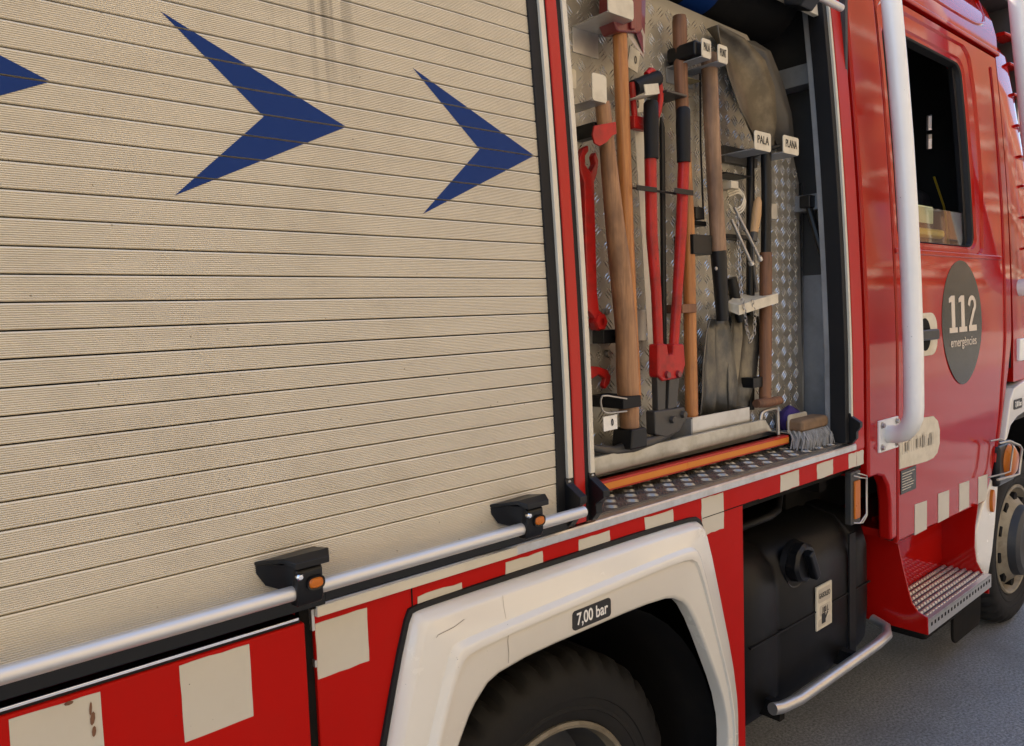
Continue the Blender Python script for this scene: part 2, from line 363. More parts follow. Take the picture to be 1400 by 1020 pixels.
facade('ochre apartment building with iron balconies across the street', -16, 15, -16, -9.2, 11.5, 'stucco', 1, -15, 3.6, 3)
facade('unseen tall orange brick building, added dark in place of a shaded facade', 15.02, 80, -16, -9.3, 17, 'brick', 1, 16, 4.6, 3)  # added building, darkened to dim what the cab paint reflects
facade('pale apartment building beyond the front of the cab', 8, 40, 9, 16, 16, 'stucco_pale', -1, 12, 3.3, 3)

# ================================================================== the fire engine
TR = thing('fire_truck', 'red and white fire engine with an open tool locker and ribbed shutters', 'fire engine', (1.2, 1.2, 0))

# hidden shell: roof, far side, bulkheads, floor, chassis
obj('body_shell', G().box(-2,2.69,.10,2.4,2.95,3.02).box(-2,2.69,2.36,2.4,1.2,2.95).box(-2.02,-2,.02,2.4,.5,3.0)
    .box(-2,2.69,.02,2.36,1.225,1.300).box(-2,5.0,2.34,2.36,.28,1.2), 'red_satin', TR, smooth=0)  # last box: unseen far skirt, added to block light under the truck
obj('chassis', G().box(-2,4.9,.62,1.8,.40,1.2).box(-2,.5,.06,.62,.5,1.2).box(1.93,1.98,.05,.6,.5,1.2), 'dark', TR, smooth=0)  # plain dark box, bottom lowered to shut out light from beneath

# ---- closed roller shutter
SP, Z0 = .03766, 1.4169
sh = hub('roller_shutter', TR, (0, 0, 1.3))
def slat_mesh(name, h, ribs):
    prof = [(.014,.0013),(.0,.0013)]
    p = (h-.0042)/ribs
    for i in range(ribs):
        z = .0021+i*p
        prof += [(.0008,z),(-.0010,z+.26*p),(-.0012,z+.62*p),(-.0008,z+.80*p)]
    prof += [(.0,h-.0013),(.014,h-.0013)]
    g = G().loft([[(-1.6,y,z) for y, z in prof],[(1.176,y,z) for y, z in prof]])
    me = bpy.data.meshes.new(name); me.from_pydata(g.v, [], g.f)
    bm = bmesh.new(); bm.from_mesh(me); bmesh.ops.recalc_face_normals(bm, faces=bm.faces)
    if sum(f.normal.y for f in bm.faces) > 0: bmesh.ops.reverse_faces(bm, faces=bm.faces)
    bm.to_mesh(me); bm.free(); me.materials.append(MT['slat']); return me
sm = slat_mesh('slat', SP, 11)
zz = Z0
while zz < 2.93:
    o = bpy.data.objects.new('slat', sm); C.objects.link(o)
    o.location = (random.uniform(-.001,.001), lean(zz+SP/2)-(.02+.06*max(0,zz-1.5))*SP/2+random.uniform(-.0003,.0003), zz)
    o.rotation_euler.x = -math.atan(.02+.06*max(0, zz+SP/2-1.5)) if zz > 1.5 else 0
    put(o, sh); zz += SP
o = bpy.data.objects.new('slat', slat_mesh('bottom_slat', Z0-1.338, 23)); C.objects.link(o); o.location = (0,0,1.338); put(o, sh)
obj('backing', G().box(-1.6,1.18,.016,.03,1.31,2.95), 'black_rubber', sh, tumble=True, smooth=0)

tip, top, notch, bot = (0.707, 0.000, 2.133), (0.405, 0.000, 2.265), (0.555, 0.000, 2.129), (0.403, 0.000, 1.989)
def clip(poly, z, above):
    out = []
    for a, b in zip(poly, poly[1:]+poly[:1]):
        ia, ib = (a[1] >= z) == above, (b[1] >= z) == above
        if ia: out.append(a)
        if ia != ib:
            t = (z-a[1])/(b[1]-a[1]); out.append((a[0]+(b[0]-a[0])*t, z))
    return out
for dx in (-.456, 0, .4545):
    g = G(); q = [(p[0]+dx, p[2]) for p in (tip, top, notch, bot)]
    for tri in ([q[0],q[1],q[2]], [q[0],q[2],q[3]]):
        k = 0
        while Z0+k*SP < 2.6:
            pc = clip(clip(tri, Z0+k*SP+.0013, True), Z0+(k+1)*SP-.0013, False)
            if len(pc) > 2: g.add([(min(x,1.172), -.0016+lean(z), z) for x, z in pc], [tuple(range(len(pc)))])
            k += 1
    obj('chevron', g, 'blue', sh, smooth=0)

# ---- pillars and guide channels beside the shutters
ZT = 2.95
def strip(name, x0, x1, y0, z0, m_, parent=TR, y1=.05, bevel=.0015, z1=ZT):
    return obj(name, G().box(x0, x1, y0, y1, z0, z1), m_, parent, tumble=True, bevel=bevel)
strip('guide_rubber', 1.1735, 1.202, -.006, 1.335, 'black_rubber')
strip('guide_channel', 1.202, 1.2165, -.013, 1.425, 'alu_cream')
strip('guide_rubber', 1.2165, 1.2265, -.007, 1.335, 'black_rubber')
strip('pillar', 1.2265, 1.2605, -.010, 1.315, 'red_frame', bevel=.004)
strip('guide_rubber', 1.2605, 1.2745, -.007, 1.315, 'black_rubber')
strip('guide_channel', 1.2745, 1.2885, -.013, 1.425, 'alu_cream', y1=.02)
obj('partition', G().box(1.20,1.285,.05,.6,1.29,2.95), 'dark_wall', TR, tumble=True)
strip('guide_rubber', 2.553, 2.580, -.004, 1.318, 'black_rubber')
strip('guide_channel', 2.580, 2.592, -.012, 1.40, 'alu_cream')
strip('guide_rubber', 2.592, 2.607, -.006, 1.33, 'black_rubber')
strip('pillar', 2.607, 2.688, -.008, 1.285, 'red_frame', bevel=.004)
def wedge(x0, x1, zb, zt, d):
    g = G().prism_x([(0,zt),(-.008,zt),(-.012,zt-.012),(-d,zb+.045),(-d,zb+.03),(-.028,zb+.012),(-.028,zb-.01),(-.012,zb-.03),(0,zb-.03)], x0, x1)
    o = obj('guide_end', g, 'black_plastic', TR, bevel=.002)
    obj('screw', G().lathe([(0,-.003),(.004,-.003),(.005,0)], ((x0+x1)/2, -.008, zt-.008), 10), 'steel_light', o)
wedge(1.196, 1.218, 1.345, 1.425, .052)
wedge(1.272, 1.294, 1.345, 1.427, .052)
wedge(2.578, 2.598, 1.345, 1.42, .042)

# ---- handle bar of the closed shutter
hb = obj('handle_bar', G().tube([(-1.4,-.052,1.357),(1.206,-.052,1.357)], .0122, 20), 'tube', TR)
obj('end_cap', G().tube([(1.205,-.052,1.357),(1.209,-.052,1.357)], .0108, 16), 'black_plastic', hb)
def bar_bracket(dx):
    br = obj('bar_bracket', G().prism_x([(0,1.402),(-.03,1.404),(-.062,1.402),(-.070,1.395),(-.070,1.350),(-.064,1.336),(-.040,1.334),(-.036,1.385),(0,1.36)], .524+dx, .570+dx), 'black_plastic', TR, bevel=.004, segs=3)
    g = G().add([(.484+dx,.0,1.4065),(.592+dx,.0,1.4085),(.588+dx,-.058,1.4195),(.578+dx,-.078,1.412),(.520+dx,-.078,1.412),(.508+dx,-.058,1.4185),
                 (.484+dx,.0,1.4005),(.592+dx,.0,1.4025),(.588+dx,-.058,1.411),(.578+dx,-.078,1.401),(.520+dx,-.078,1.401),(.508+dx,-.058,1.410)],
                [(0,1,2,5),(5,2,3,4),(6,11,8,7),(11,10,9,8),(0,6,7,1),(1,7,8,2),(2,8,9,3),(3,9,10,4),(4,10,11,5),(5,11,6,0)])
    obj('hood', g, 'black_plastic', br, bevel=.0015)
    obj('gusset', G().add([(.485+dx,0,1.404),(.486+dx,0,1.388),(.498+dx,-.008,1.366),(.526+dx,-.050,1.356),(.526+dx,-.066,1.405),(.490+dx,.004,1.404),(.491+dx,.004,1.388),(.503+dx,-.004,1.366),(.530+dx,-.046,1.356),(.530+dx,-.062,1.405)], [(0,1,2,3,4),(9,8,7,6,5),(0,5,6,1),(1,6,7,2),(2,7,8,3),(3,8,9,4),(4,9,5,0)]), 'black_plastic', br)
    obj('bolt', G().lathe([(0,-.005),(.004,-.0045),(.0062,-.002),(.0062,.004)], (.529+dx,-.070,1.387), 14), 'chrome', br)
    def oval(hw, hh, k=20): return [(.555+dx+hw*math.copysign(abs(math.cos(t))**.7, math.cos(t)), 1.372+hh*math.copysign(abs(math.sin(t))**.8, math.sin(t))) for t in [i*2*math.pi/k for i in range(k)]]
    obj('lamp_bezel', G().loft([[(x,-.068,z) for x,z in oval(.0165,.0125)],[(x,-.075,z) for x,z in oval(.0155,.0115)],[(x,-.074,z) for x,z in oval(.0125,.0085)]], True), 'black_plastic', br)
    obj('lamp_lens', G().loft([[(x,-.0735,z) for x,z in oval(.0128,.0088)],[(x,-.0765,z) for x,z in oval(.0105,.0068)],[(x,-.0770,z) for x,z in oval(.004,.003)]], True, True), 'amber', br)
bar_bracket(0); bar_bracket(.498)

# ---- rail below the shutter, flap panel on the left
obj('shutter_sill', G().box(-1.6,.60,-.014,.02,1.308,1.330).box(.60,1.20,-.012,.02,1.312,1.330), 'black_plastic', TR, bevel=.002)
obj('flap_trim', G().box(-1.6,.548,-.018,.01,1.2955,1.3005), 'chrome', TR, bevel=.001)
obj('flap_seal', G().box(-1.6,.553,-.010,.02,1.288,1.2955), 'black_rubber', TR, smooth=0)
fp = obj('flap_panel', G().box(-1.6,.559,-.016,.012,.45,1.2885), 'red_satin', TR, bevel=.004, segs=3)
obj('flap_gap', G().box(.559,.581,.004,.03,.45,1.31), 'dark', TR, smooth=0)
obj('bare_metal_edge', G().box(.5765,.5815,-.006,.004,1.265,1.302), 'alu', TR, smooth=0)
obj('bare_metal_edge', G().box(.578,.5815,-.006,.004,1.20,1.212), 'alu', TR, smooth=0)

# ---- middle side panel with the wheel opening
O = [(.640,.45),(.640,.755),(.768,1.2375),(.800,1.2435),(1.668,1.238),(1.706,1.214),(1.834,.747),(1.834,.45)]
Gv = [(.695,.45),(.695,.74),(.842,1.150),(.868,1.164),(1.600,1.184),(1.638,1.162),(1.784,.706),(1.784,.45)]
I = [(.722,.45),(.722,.70),(.868,1.012),(.950,1.084),(1.500,1.084),(1.600,1.034),(1.766,.694),(1.757,.45)]
mid = [(.581,1.2885),(2.689,1.2885),(2.689,1.2265),(1.915,1.2265),(1.915,.45),(1.80,.45),(1.80,.74),(1.66,1.17),(.84,1.17),(.68,.74),(.68,.45),(.581,.45)]
sp = obj('side_panel', G().prism(mid, -.004, .012), 'red_satin', TR, bevel=.0025)
obj('panel_seam', G().box(.780,.7825,-.0055,-.003,1.236,1.2885), 'dark', sp, smooth=0)
sill = obj('sill_profile', G().prism_x([(-.014,1.2895),(-.014,1.307),(-.011,1.3115),(.012,1.3135),(.03,1.3135),(.03,1.2895)], .582, 2.612), 'alu_bright', TR, bevel=.001)
obj('sill_cover', G().box(.5825,1.04,-.0165,-.013,1.290,1.3085), 'alu_cream', sill, bevel=.001)
random.seed(3)
def sticker(x0, x1, z0, z1, y, parent, tumble=False, jag=.002, m_='sticker'):
    p = []
    for a, b in (((x0,z0),(x1,z0)), ((x1,z0),(x1,z1)), ((x1,z1),(x0,z1)), ((x0,z1),(x0,z0))):
        for i in range(5):
            t = i/5; p.append((a[0]+(b[0]-a[0])*t+random.uniform(-jag,jag)*.4, a[1]+(b[1]-a[1])*t+random.uniform(-jag,jag)*.4))
    return obj('sticker', G().prism(p, y-.0012, y+.001), m_, parent, smooth=0, tumble=tumble)
sticker(.136,.2455,1.10,1.2815,-.016,fp); sticker(.354,.4615,1.162,1.2825,-.016,fp); sticker(-.09,.03,1.15,1.282,-.016,fp)
g = G()
for (x,z,a,b,t) in ((.232,1.262,.0018,.010,.1),(.2335,1.247,.0032,.010,.15),(.234,1.228,.0028,.008,.1),(.168,1.222,.0018,.011,.6),(.206,1.2795,.006,.003,0)):
    g.add([(x+math.cos(k)*a*math.cos(t)+math.sin(k)*b*math.sin(t), -.0186, z+math.sin(k)*b*math.cos(t)-math.cos(k)*a*math.sin(t)) for k in [i*math.pi/4 for i in range(8)]], [tuple(range(8))])
obj('paint_chip', g, 'wood_dark', fp, smooth=0)
sticker(.5825,.684,1.177,1.276,-.004,sp)
for x0, x1, z0, z1 in ((.793,.900,1.225,1.266),(1.015,1.123,1.230,1.277),(1.236,1.343,1.230,1.277),(1.474,1.588,1.226,1.280),(1.713,1.817,1.182,1.283),(2.122,2.234,1.229,1.279),(2.350,2.459,1.229,1.279),(2.572,2.630,1.229,1.279),(2.633,2.686,1.229,1.279)):
    sticker(x0, x1, z0, z1, -.004, sp, jag=.004)
obj('band_seam', G().box(1.716,2.0,-.0058,-.004,1.2285,1.2305), 'dark', sp, smooth=0)

# ---- white wheel-arch flare
o_, g_, i_ = chaikin(O), chaikin(Gv), chaikin(I)
cx = 1.2375
def ring(a, b, t, y, grow=0):
    out = []
    for p, q in zip(a, b):
        x, z = lerp(p, q, t)
        if grow:
            d = Vector((x-cx, 0, max(0, z-.75)*1.3)); d.normalize(); x += d.x*grow; z += d.z*grow
        out.append((x, y, z))
    return out
rings = [ring(o_,g_,0,.002), ring(o_,g_,0,-.010), ring(o_,g_,.05,-.020), ring(o_,g_,.13,-.030), ring(o_,g_,.20,-.0365), ring(o_,g_,.26,-.0395), ring(o_,g_,.90,-.040),
         ring(o_,g_,.93,-.041), ring(o_,g_,1,-.054), ring(g_,i_,.06,-.0565), ring(g_,i_,.19,-.0555), ring(g_,i_,.22,-.0490), ring(g_,i_,.25,-.0485),
         ring(g_,i_,.90,-.047), ring(g_,i_,.98,-.044), ring(i_,i_,0,-.038), ring(i_,i_,0,-.008)]
fl = obj('wheel_arch_flare', G().loft(rings), 'cream_paint', TR, smooth=55)
obj('arch_gasket', G().loft([ring(o_,o_,0,-.004,.012), ring(o_,o_,0,-.010,.011), ring(o_,o_,0,-.012,.002), ring(o_,o_,0,-.008,-.004)]), 'black_rubber', TR)
g = G()
def scratch(pts, w_, y=-.0535):
    for a, b in zip(pts[:-1], pts[1:]):
        d = Vector((b[0]-a[0], 0, b[1]-a[1])).normalized(); n_ = Vector((-d.z, 0, d.x))*w_
        A, B = Vector((a[0],y,a[1])), Vector((b[0],y,b[1])); g.add([A-n_, B-n_, B+n_, A+n_], [(0,1,2,3)])
scratch([(.9775,1.170),(.9795,1.150),(.9765,1.135),(.978,1.110),(.976,1.089)], .0006, -.0492)
scratch([(.9745,1.228),(.977,1.20),(.981,1.178)], .0003, -.0408)
scratch([(.808,1.192),(.812,1.196),(.850,1.200),(.875,1.208)], .0006, -.0412)
scratch([(1.105,1.168),(1.118,1.1685)], .0015, -.0535)
scratch([(.8445,1.139),(.846,1.146)], .002, -.0535)
obj('scratch', g, 'scratch', fl, smooth=0)
lb = obj('pressure_label', G().prism(rrect(1.1645,1.2895,1.0975,1.141,.009), -.0500, -.046), 'ink', fl, smooth=0)
text('lettering', '7,00 bar', 1.227, -.0504, 1.1195, .0385, 'white_ink', lb, sx=.80, bold=.0004)

# ---- wheel well and rear wheel
obj('wheel_well', G().loft([[(cx+.60*math.cos(R(a)), y, .47+.62*math.sin(R(a))) for a in range(-12,193,8)] for y in (.035,.75)])
    .box(cx-.65,cx+.65,.75,.78,.45,1.2), 'dark', TR)
def wheel(c, name, front):
    h = hub('wheel', TR, c)
    tp = [(.295,.03),(.305,.012),(.325,.003),(.335,.0),(.337,-.003),(.345,-.003),(.347,-.001),(.365,-.004),(.367,-.008),(.39,-.010),(.425,-.004),(.445,.008),(.458,.022),(.468,.038),(.470,.06),(.470,.24),(.44,.28),(.30,.26)]
    obj('tyre', G().lathe(tp, c, 180, lambda j, k: (-.017 if k % 5 < 2 else .0) if j in (12,13,14,15) else (-.010 if k % 5 < 2 and j == 11 else 0)), 'tyre', h, smooth=35)
    if front:
        obj('rim', G().lathe([(.300,.035),(.303,.008),(.296,.002),(.286,.006),(.276,.035),(.262,.05),(.235,.02),(.20,-.01),(.175,-.02),(.10,-.02)], c, 64), 'rim_cream', h)
        obj('hub_cover', G().lathe([(.195,-.008),(.186,-.050),(.165,-.066),(.09,-.072),(.085,-.095),(.02,-.10),(.0,-.10)], c, 48), 'rim_dark', h)
        for a in range(0, 360, 36):
            x, z = c[0]+.232*math.cos(R(a+14)), c[2]+.232*math.sin(R(a+14))
            obj('vent_hole', G().lathe([(0,-.004),(.028,-.004),(.029,.03)], (x, c[1]+.012, z), 16), 'dark', h)
    else:
        obj('rim', G().lathe([(.300,.035),(.303,.008),(.297,.001),(.288,.006),(.280,.04)], c, 64), 'rim_cream', h)
        obj('rim_dish', G().lathe([(.280,.04),(.268,.09),(.255,.15),(.20,.17),(.165,.165),(.15,.14),(.11,.135),(.10,.05),(.0,.045)], c, 64), 'rim_dark', h)
wheel((1.25,.115,.47), 'rear', False)
wheel((4.815,.105,.465), 'front', True)

# ---- fuel tank bay
obj('bay_roof', G().box(1.92,2.95,.03,.9,1.20,1.225).box(1.92,3.0,.62,.66,.5,1.22), 'dark', TR, smooth=0)  # second box: dark wall added behind the bay to block light
tank = hub('fuel_tank', TR, (2.5,.3,.4))
sec = [(.16,.40),(.115,.47),(.105,.60),(.108,.86),(.13,.93),(.18,.985),(.30,1.01),(.60,1.01),(.60,.38),(.25,.38)]
rings = []
for x, k in ((2.10,.90),(2.115,.965),(2.15,.995),(2.285,1),(2.295,.975),(2.325,.975),(2.335,1),(2.80,1),(2.81,.972),(2.845,.972),(2.855,1),(2.94,.995),(2.985,.965),(3.0,.90)):
    rings.append([(x, .36+(y-.36)*k, .70+(z-.70)*k) for y, z in sec])
obj('tank_body', G().loft(rings, True, True), 'tank_plastic', tank, bevel=.018, segs=3, smooth=50)
c = (2.424, 0.100, 0.916)
obj('filler_recess', G().lathe([(.085,.02),(.08,.0),(.07,.004),(.066,.02)], (c[0],.106,c[2]-.01), 28), 'black_plastic', tank)
cap = obj('filler_cap', G().lathe([(.066,.02),(.066,-.022),(.058,-.032),(0,-.034)], (c[0],.10,c[2]), 32, lambda j,k: .003 if (k % 4 < 2 and j in (0,1)) else 0), 'black_plastic', tank)
obj('cap_grip', G().obox((c[0],.052,c[2]), (.45,0,-.9), (0,1,0), (.9,0,.45), .055, .016, .016), 'black_plastic', cap, bevel=.008, segs=3)
pts = [(2.545, 0.102, 0.802), (2.659, 0.102, 0.791), (2.675, 0.102, 0.624), (2.554, 0.102, 0.633)]
x0, x1, z0, z1 = pts[0][0], pts[1][0], pts[3][2], pts[0][2]-.01
fl2 = obj('fuel_label', G().box(x0,x1,.0985,.104,z0,z1), 'plate_cream', tank, smooth=0)
obj('label_print', G().prism(rrect(x0+.012,x1-.012,z1-.062,z1-.012,.008), .0975,.0983).prism(rrect(x0+.022,x1-.012,z1-.112,z1-.074,.008), .0975,.0983).prism(rrect(x0+.012,x1-.012,z0+.01,z1-.122,.008), .0975,.0983), 'grey_ink', fl2, smooth=0)
text('lettering', 'GASOLEO', (x0+x1)/2, .0968, z1-.037, .026, 'ink', fl2, sx=.72, bold=.0004)
text('lettering', '100 L', (x0+x1)/2+.004, .0968, z1-.093, .030, 'ink', fl2, sx=.72, bold=.0004)
obj('pump_symbol', G().box(x0+.035,x0+.062,.0966,.0972,z0+.018,z0+.055).prism([(x0+.062,z0+.03),(x0+.082,z0+.05),(x0+.078,z0+.056),(x0+.060,z0+.038)],.0966,.0972), 'ink', fl2, smooth=0)
obj('tank_strap', G().box(2.80,2.85,.098,.104,.44,.93), 'black_rubber', tank, smooth=0)
obj('fuel_hose', G().tube([(2.20,.25,1.03),(2.24,.18,1.07),(2.34,.16,1.08),(2.50,.22,1.06),(2.66,.30,1.09),(2.80,.34,1.18)], .013, 8), 'black_rubber', tank, smooth=60)
obj('tank_seam', G().box(2.12,2.985,.100,.110,.700,.706), 'tank_plastic', tank, bevel=.002)
obj('tank_guard_bar', G().tube([(2.155,.048,.513),(2.20,.043,.503),(2.30,.035,.497),(2.9,.035,.497),(2.985,.037,.503),(3.03,.06,.515),(3.04,.12,.53)], .019, 16), 'alu', TR, smooth=60)
for x_ in (2.22, 2.74): obj('tank_strap', G().box(x_,x_+.03,.06,.4,.44,.50), 'dark', TR, smooth=0)

# ---- amber side marker on the bay edge
ml = obj('side_marker', G().box(2.592,2.662,-.006,.02,1.025,1.212), 'steel_dark', TR, bevel=.005)
obj('lens', G().box(2.606,2.648,-.013,-.004,1.045,1.180), 'amber', ml, bevel=.005)
obj('guard', G().tube([(2.60,-.010,1.20),(2.61,-.026,1.195),(2.655,-.028,1.185),(2.657,-.028,1.06),(2.61,-.026,1.035),(2.60,-.01,1.035)], .003, 8)
    .tube([(2.625,-.010,1.205),(2.64,-.022,1.20),(2.672,-.022,1.19),(2.674,-.022,1.05),(2.64,-.022,1.03),(2.625,-.01,1.03)], .003, 8), 'steel_light', ml, smooth=60)

# ================================================================== open locker
def tread(name, base, x0, x1, a0, a1, place, mt_r, parent, cell=.0420, inside=None, bar=.0205, hgt=.0026):
    """five-bar tread plate ridges over a plane; place(u, v, h) gives the point"""
    g = G(); i = 0; u = x0+cell/2
    while u < x1-cell*.4:
        j = 0; v = a0+cell/2
        while v < a1-cell*.4:
            if inside is None or inside(u, v):
                s = 1 if (i+j) % 2 else -1; d = Vector((.72, .72*s)).normalized(); n_ = Vector((-d.y, d.x))
                for k in (-1,0,1):
                    c0 = Vector((u, v)) + n_*k*.0096; l = bar*(1-.06*abs(k)); a, b = c0-d*l, c0+d*l
                    q = [a, c0-n_*.0021, b, c0+n_*.0021]
                    m0, m1 = a+d*l*.45, b-d*l*.45
                    g.add([place(*q[0],0), place(*q[1],0), place(*q[2],0), place(*q[3],0), place(*m0,hgt), place(*m1,hgt)],
                          [(0,1,4),(1,5,4),(1,2,5),(2,3,5),(3,4,5),(3,0,4)])
            v += cell; j += 1
        u += cell; i += 1
    o = obj(name, g, mt_r, parent, smooth=0); o['kind'] = 'stuff'; return o

fz = 1.3165
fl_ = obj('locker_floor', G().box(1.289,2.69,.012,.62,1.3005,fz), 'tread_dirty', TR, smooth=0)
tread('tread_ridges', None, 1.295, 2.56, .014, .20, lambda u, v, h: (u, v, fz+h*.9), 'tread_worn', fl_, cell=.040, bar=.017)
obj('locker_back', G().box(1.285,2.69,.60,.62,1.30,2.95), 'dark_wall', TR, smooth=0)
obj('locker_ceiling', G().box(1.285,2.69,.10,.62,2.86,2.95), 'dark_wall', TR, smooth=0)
rw = obj('locker_side_wall', G().box(2.672,2.69,.05,.62,1.9,2.95), 'dark_wall', TR, smooth=0)  # upper part coloured darker for the light falling off in the locker
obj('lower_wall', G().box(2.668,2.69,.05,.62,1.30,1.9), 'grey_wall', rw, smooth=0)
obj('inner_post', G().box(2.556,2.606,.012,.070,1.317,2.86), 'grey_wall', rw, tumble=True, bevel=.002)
a, b = (2.600, 0.115, 2.152), (2.600, 0.113, 2.595)
obj('cross_bar', G().box(2.60,2.672,.07,.34,a[2]-.028,a[2]+.028), 'grey_wall', rw, bevel=.002)
cb = obj('cross_bar', G().box(2.60,2.672,.07,.50,b[2]-.035,b[2]+.035), 'grey_wall', rw, bevel=.002)
st = hub('door_stay', TR, (2.58,.15,2.0))
p0, p1 = (2.585, 0.145, 2.152), (2.585, 0.062, 1.868)
obj('stay_arm', G().tube([p0, lerp(p0,p1,.45), p1], [.011,.013,.011], 10), 'black_plastic', st)
obj('stay_joint', G().obox(p1, (1,0,0), (0,1,0), (0,0,1), .012, .014, .022), 'black_plastic', st, bevel=.005)
obj('stay_joint', G().obox(p0, (1,0,0), (0,1,0), (0,0,1), .022, .020, .022), 'black_plastic', st, bevel=.005)

# rolled-up shutter over the opening
rl = obj('shutter_roll', G().tube([(1.30,.28,2.85),(2.55,.28,2.85)], .13, 40), 'dark', TR)  # pale roll coloured near black in place of the shade it hangs in
ax = (2.057, 0.140, 2.666)
obj('roll_chevron', G().loft([[(ax[0]-.05+.13*t, .28-.1312*math.sin(R(aa)), 2.85-.1312*math.cos(R(aa))) for t in (0,.5,1)] for aa in range(-10,70,10)]), 'blue', rl)
b0 = (2.608, 0.085, 2.757)
br_ = obj('raised_bottom_slat', G().box(1.292,2.552,.012,.030,b0[2],b0[2]+.085), 'slat', TR, tumble=True, bevel=.002)
obj('shutter_curtain', G().box(1.292,2.552,.018,.024,b0[2]+.085,2.94), 'slat', br_, tumble=True, smooth=0)
tp = (2.578, 0.020, 2.768)
rb_ = obj('raised_handle_bar', G().tube([(1.25,tp[1],tp[2]),(tp[0],tp[1],tp[2])], .0122, 18), 'tube', TR)
bb = (2.373, 0.040, 2.738)
obj('bar_bracket', G().prism_x([(.085,tp[2]-.03),(.03,tp[2]-.05),(.0,tp[2]-.02),(.0,tp[2]+.03),(.085,tp[2]+.04)], bb[0]-.05, bb[0]+.03), 'black_plastic', rb_, bevel=.006)

# tool board
YB = .20
e1, e2, e3, e4 = (2.650, 0.200, 1.411), (2.629, 0.200, 2.230), (2.574, 0.200, 2.364), (2.474, 0.200, 2.536)
bp = [(1.30,1.345),(e1[0],1.345),(e1[0],e1[2]),(e2[0],e2[2]),(e3[0],e3[2]),(e4[0],e4[2]),(2.30,2.675),(1.30,2.70)]
tb = obj('tool_board', G().prism(bp, YB, YB+.004), 'tread', TR, smooth=0)
def inb(u, v):
    if v < e2[2]: return u < e1[0]-.02
    return u < e1[0]-.02-(v-e2[2])*.62
tread('tread_ridges', None, 1.36, 2.66, 1.36, 2.68, lambda u, v, h: (u, YB-h, v), 'tread_raised', tb, inside=inb)
obj('board_edge', G().box(e1[0]-.002,e1[0]+.002,YB-.002,YB+.02,1.345,e2[2]), 'alu_bright', tb, smooth=0)

# pull-out tray: cream lip, red rail with orange tape
tray = hub('pull_out_tray', TR, (1.9,.15,1.35))
l0, l1, l2, l3 = (1.403, 0.105, 1.425), (2.199, 0.105, 1.430), (2.269, 0.105, 1.386), (1.411, 0.105, 1.377)
rings = []
nn = 26
for i in range(nn+1):
    t = i/nn; x = l3[0]-.02+(l2[0]+.01-l3[0])*t
    zt = l0[2]+(l1[2]-l0[2])*t; zb = l3[2]+(l2[2]-l3[2])*t+.002
    dent = .006*math.exp(-((x-1.80)/.03)**2)+random.uniform(-.0008,.0008)
    if t > .94: zt = zb+(zt-zb)*max(.08, math.sqrt(max(0,1-((t-.94)/.06)**2)))
    rings.append([(x,.112+dent,zt+.001),(x,.106+dent,zt),(x,.103+dent*1.2,(zt+zb)/2),(x,.106,zb+.006),(x,.114,zb),(x,.19,zb)])
obj('tray_lip', G().loft(rings), 'tray_cream', tray, solid=.003, smooth=50)
s0, s1, s2, s3 = (1.427, 0.100, 1.364), (2.357, 0.100, 1.363), (2.361, 0.100, 1.333), (1.437, 0.100, 1.328)
rail = obj('tray_rail', G().box(1.37,s1[0],.096,.118,s2[2]+.002,s1[2]+.001), 'red_band', tray, bevel=.002)
h_ = s1[2]-s2[2]
obj('orange_tape', G().box(1.372,1.792,.0945,.0965,s2[2]+.26*h_,s2[2]+.82*h_).box(1.794,s1[0]-.003,.0945,.0965,s2[2]+.26*h_,s2[2]+.82*h_), 'orange_band', tray, smooth=0)
k0, k1 = (1.862, 0.130, 1.478), (2.168, 0.130, 1.476)
obj('blade_socket', G().box(k0[0]-.0,k1[0],.125,.130,1.385,k1[2]).box(k0[0],k0[0]+.004,.13,.20,1.385,k1[2]).box(k1[0]-.004,k1[0],.13,.20,1.385,k1[2]), 'alu', tray, bevel=.001)
obj('socket_side', G().box(k0[0]-.008,k0[0],.125,.20,1.385,k1[2]-.004), 'grey_wall', tray, smooth=0)
q0, q1 = (2.358, 0.100, 1.432), (2.485, 0.100, 1.364)
cup = obj('tray_cup', G().prism(rrect(q0[0],q1[0],q1[2],q0[2]-.002,.012,4), .098, .102).box(q0[0]+.01,q1[0]-.002,.102,.19,q1[2]+.002,q1[2]+.006), 'tray_cream', tray, bevel=.001)
mk = ((q0[0]+q1[0])/2+.02, (q0[2]+q1[2])/2)
g = G()
for k in range(7):
    a_ = k*.9; g.tube([(mk[0]+.013*math.cos(a_),.0972,mk[1]+.015*math.sin(a_)),(mk[0]+.012*math.cos(a_+2.2),.0972,mk[1]+.014*math.sin(a_+2.2))], .0012, 4)
obj('painted_mark', g, 'ink', cup, smooth=0)
lp = [(2.223, 0.120, 1.386), (2.224, 0.120, 1.447), (2.247, 0.120, 1.455), (2.315, 0.120, 1.457), (2.328, 0.120, 1.446), (2.332, 0.120, 1.367)]
obj('steel_loop', G().tube(chaikin([tuple(p) for p in lp],1), .0065, 10), 'steel_light', tray, smooth=60)

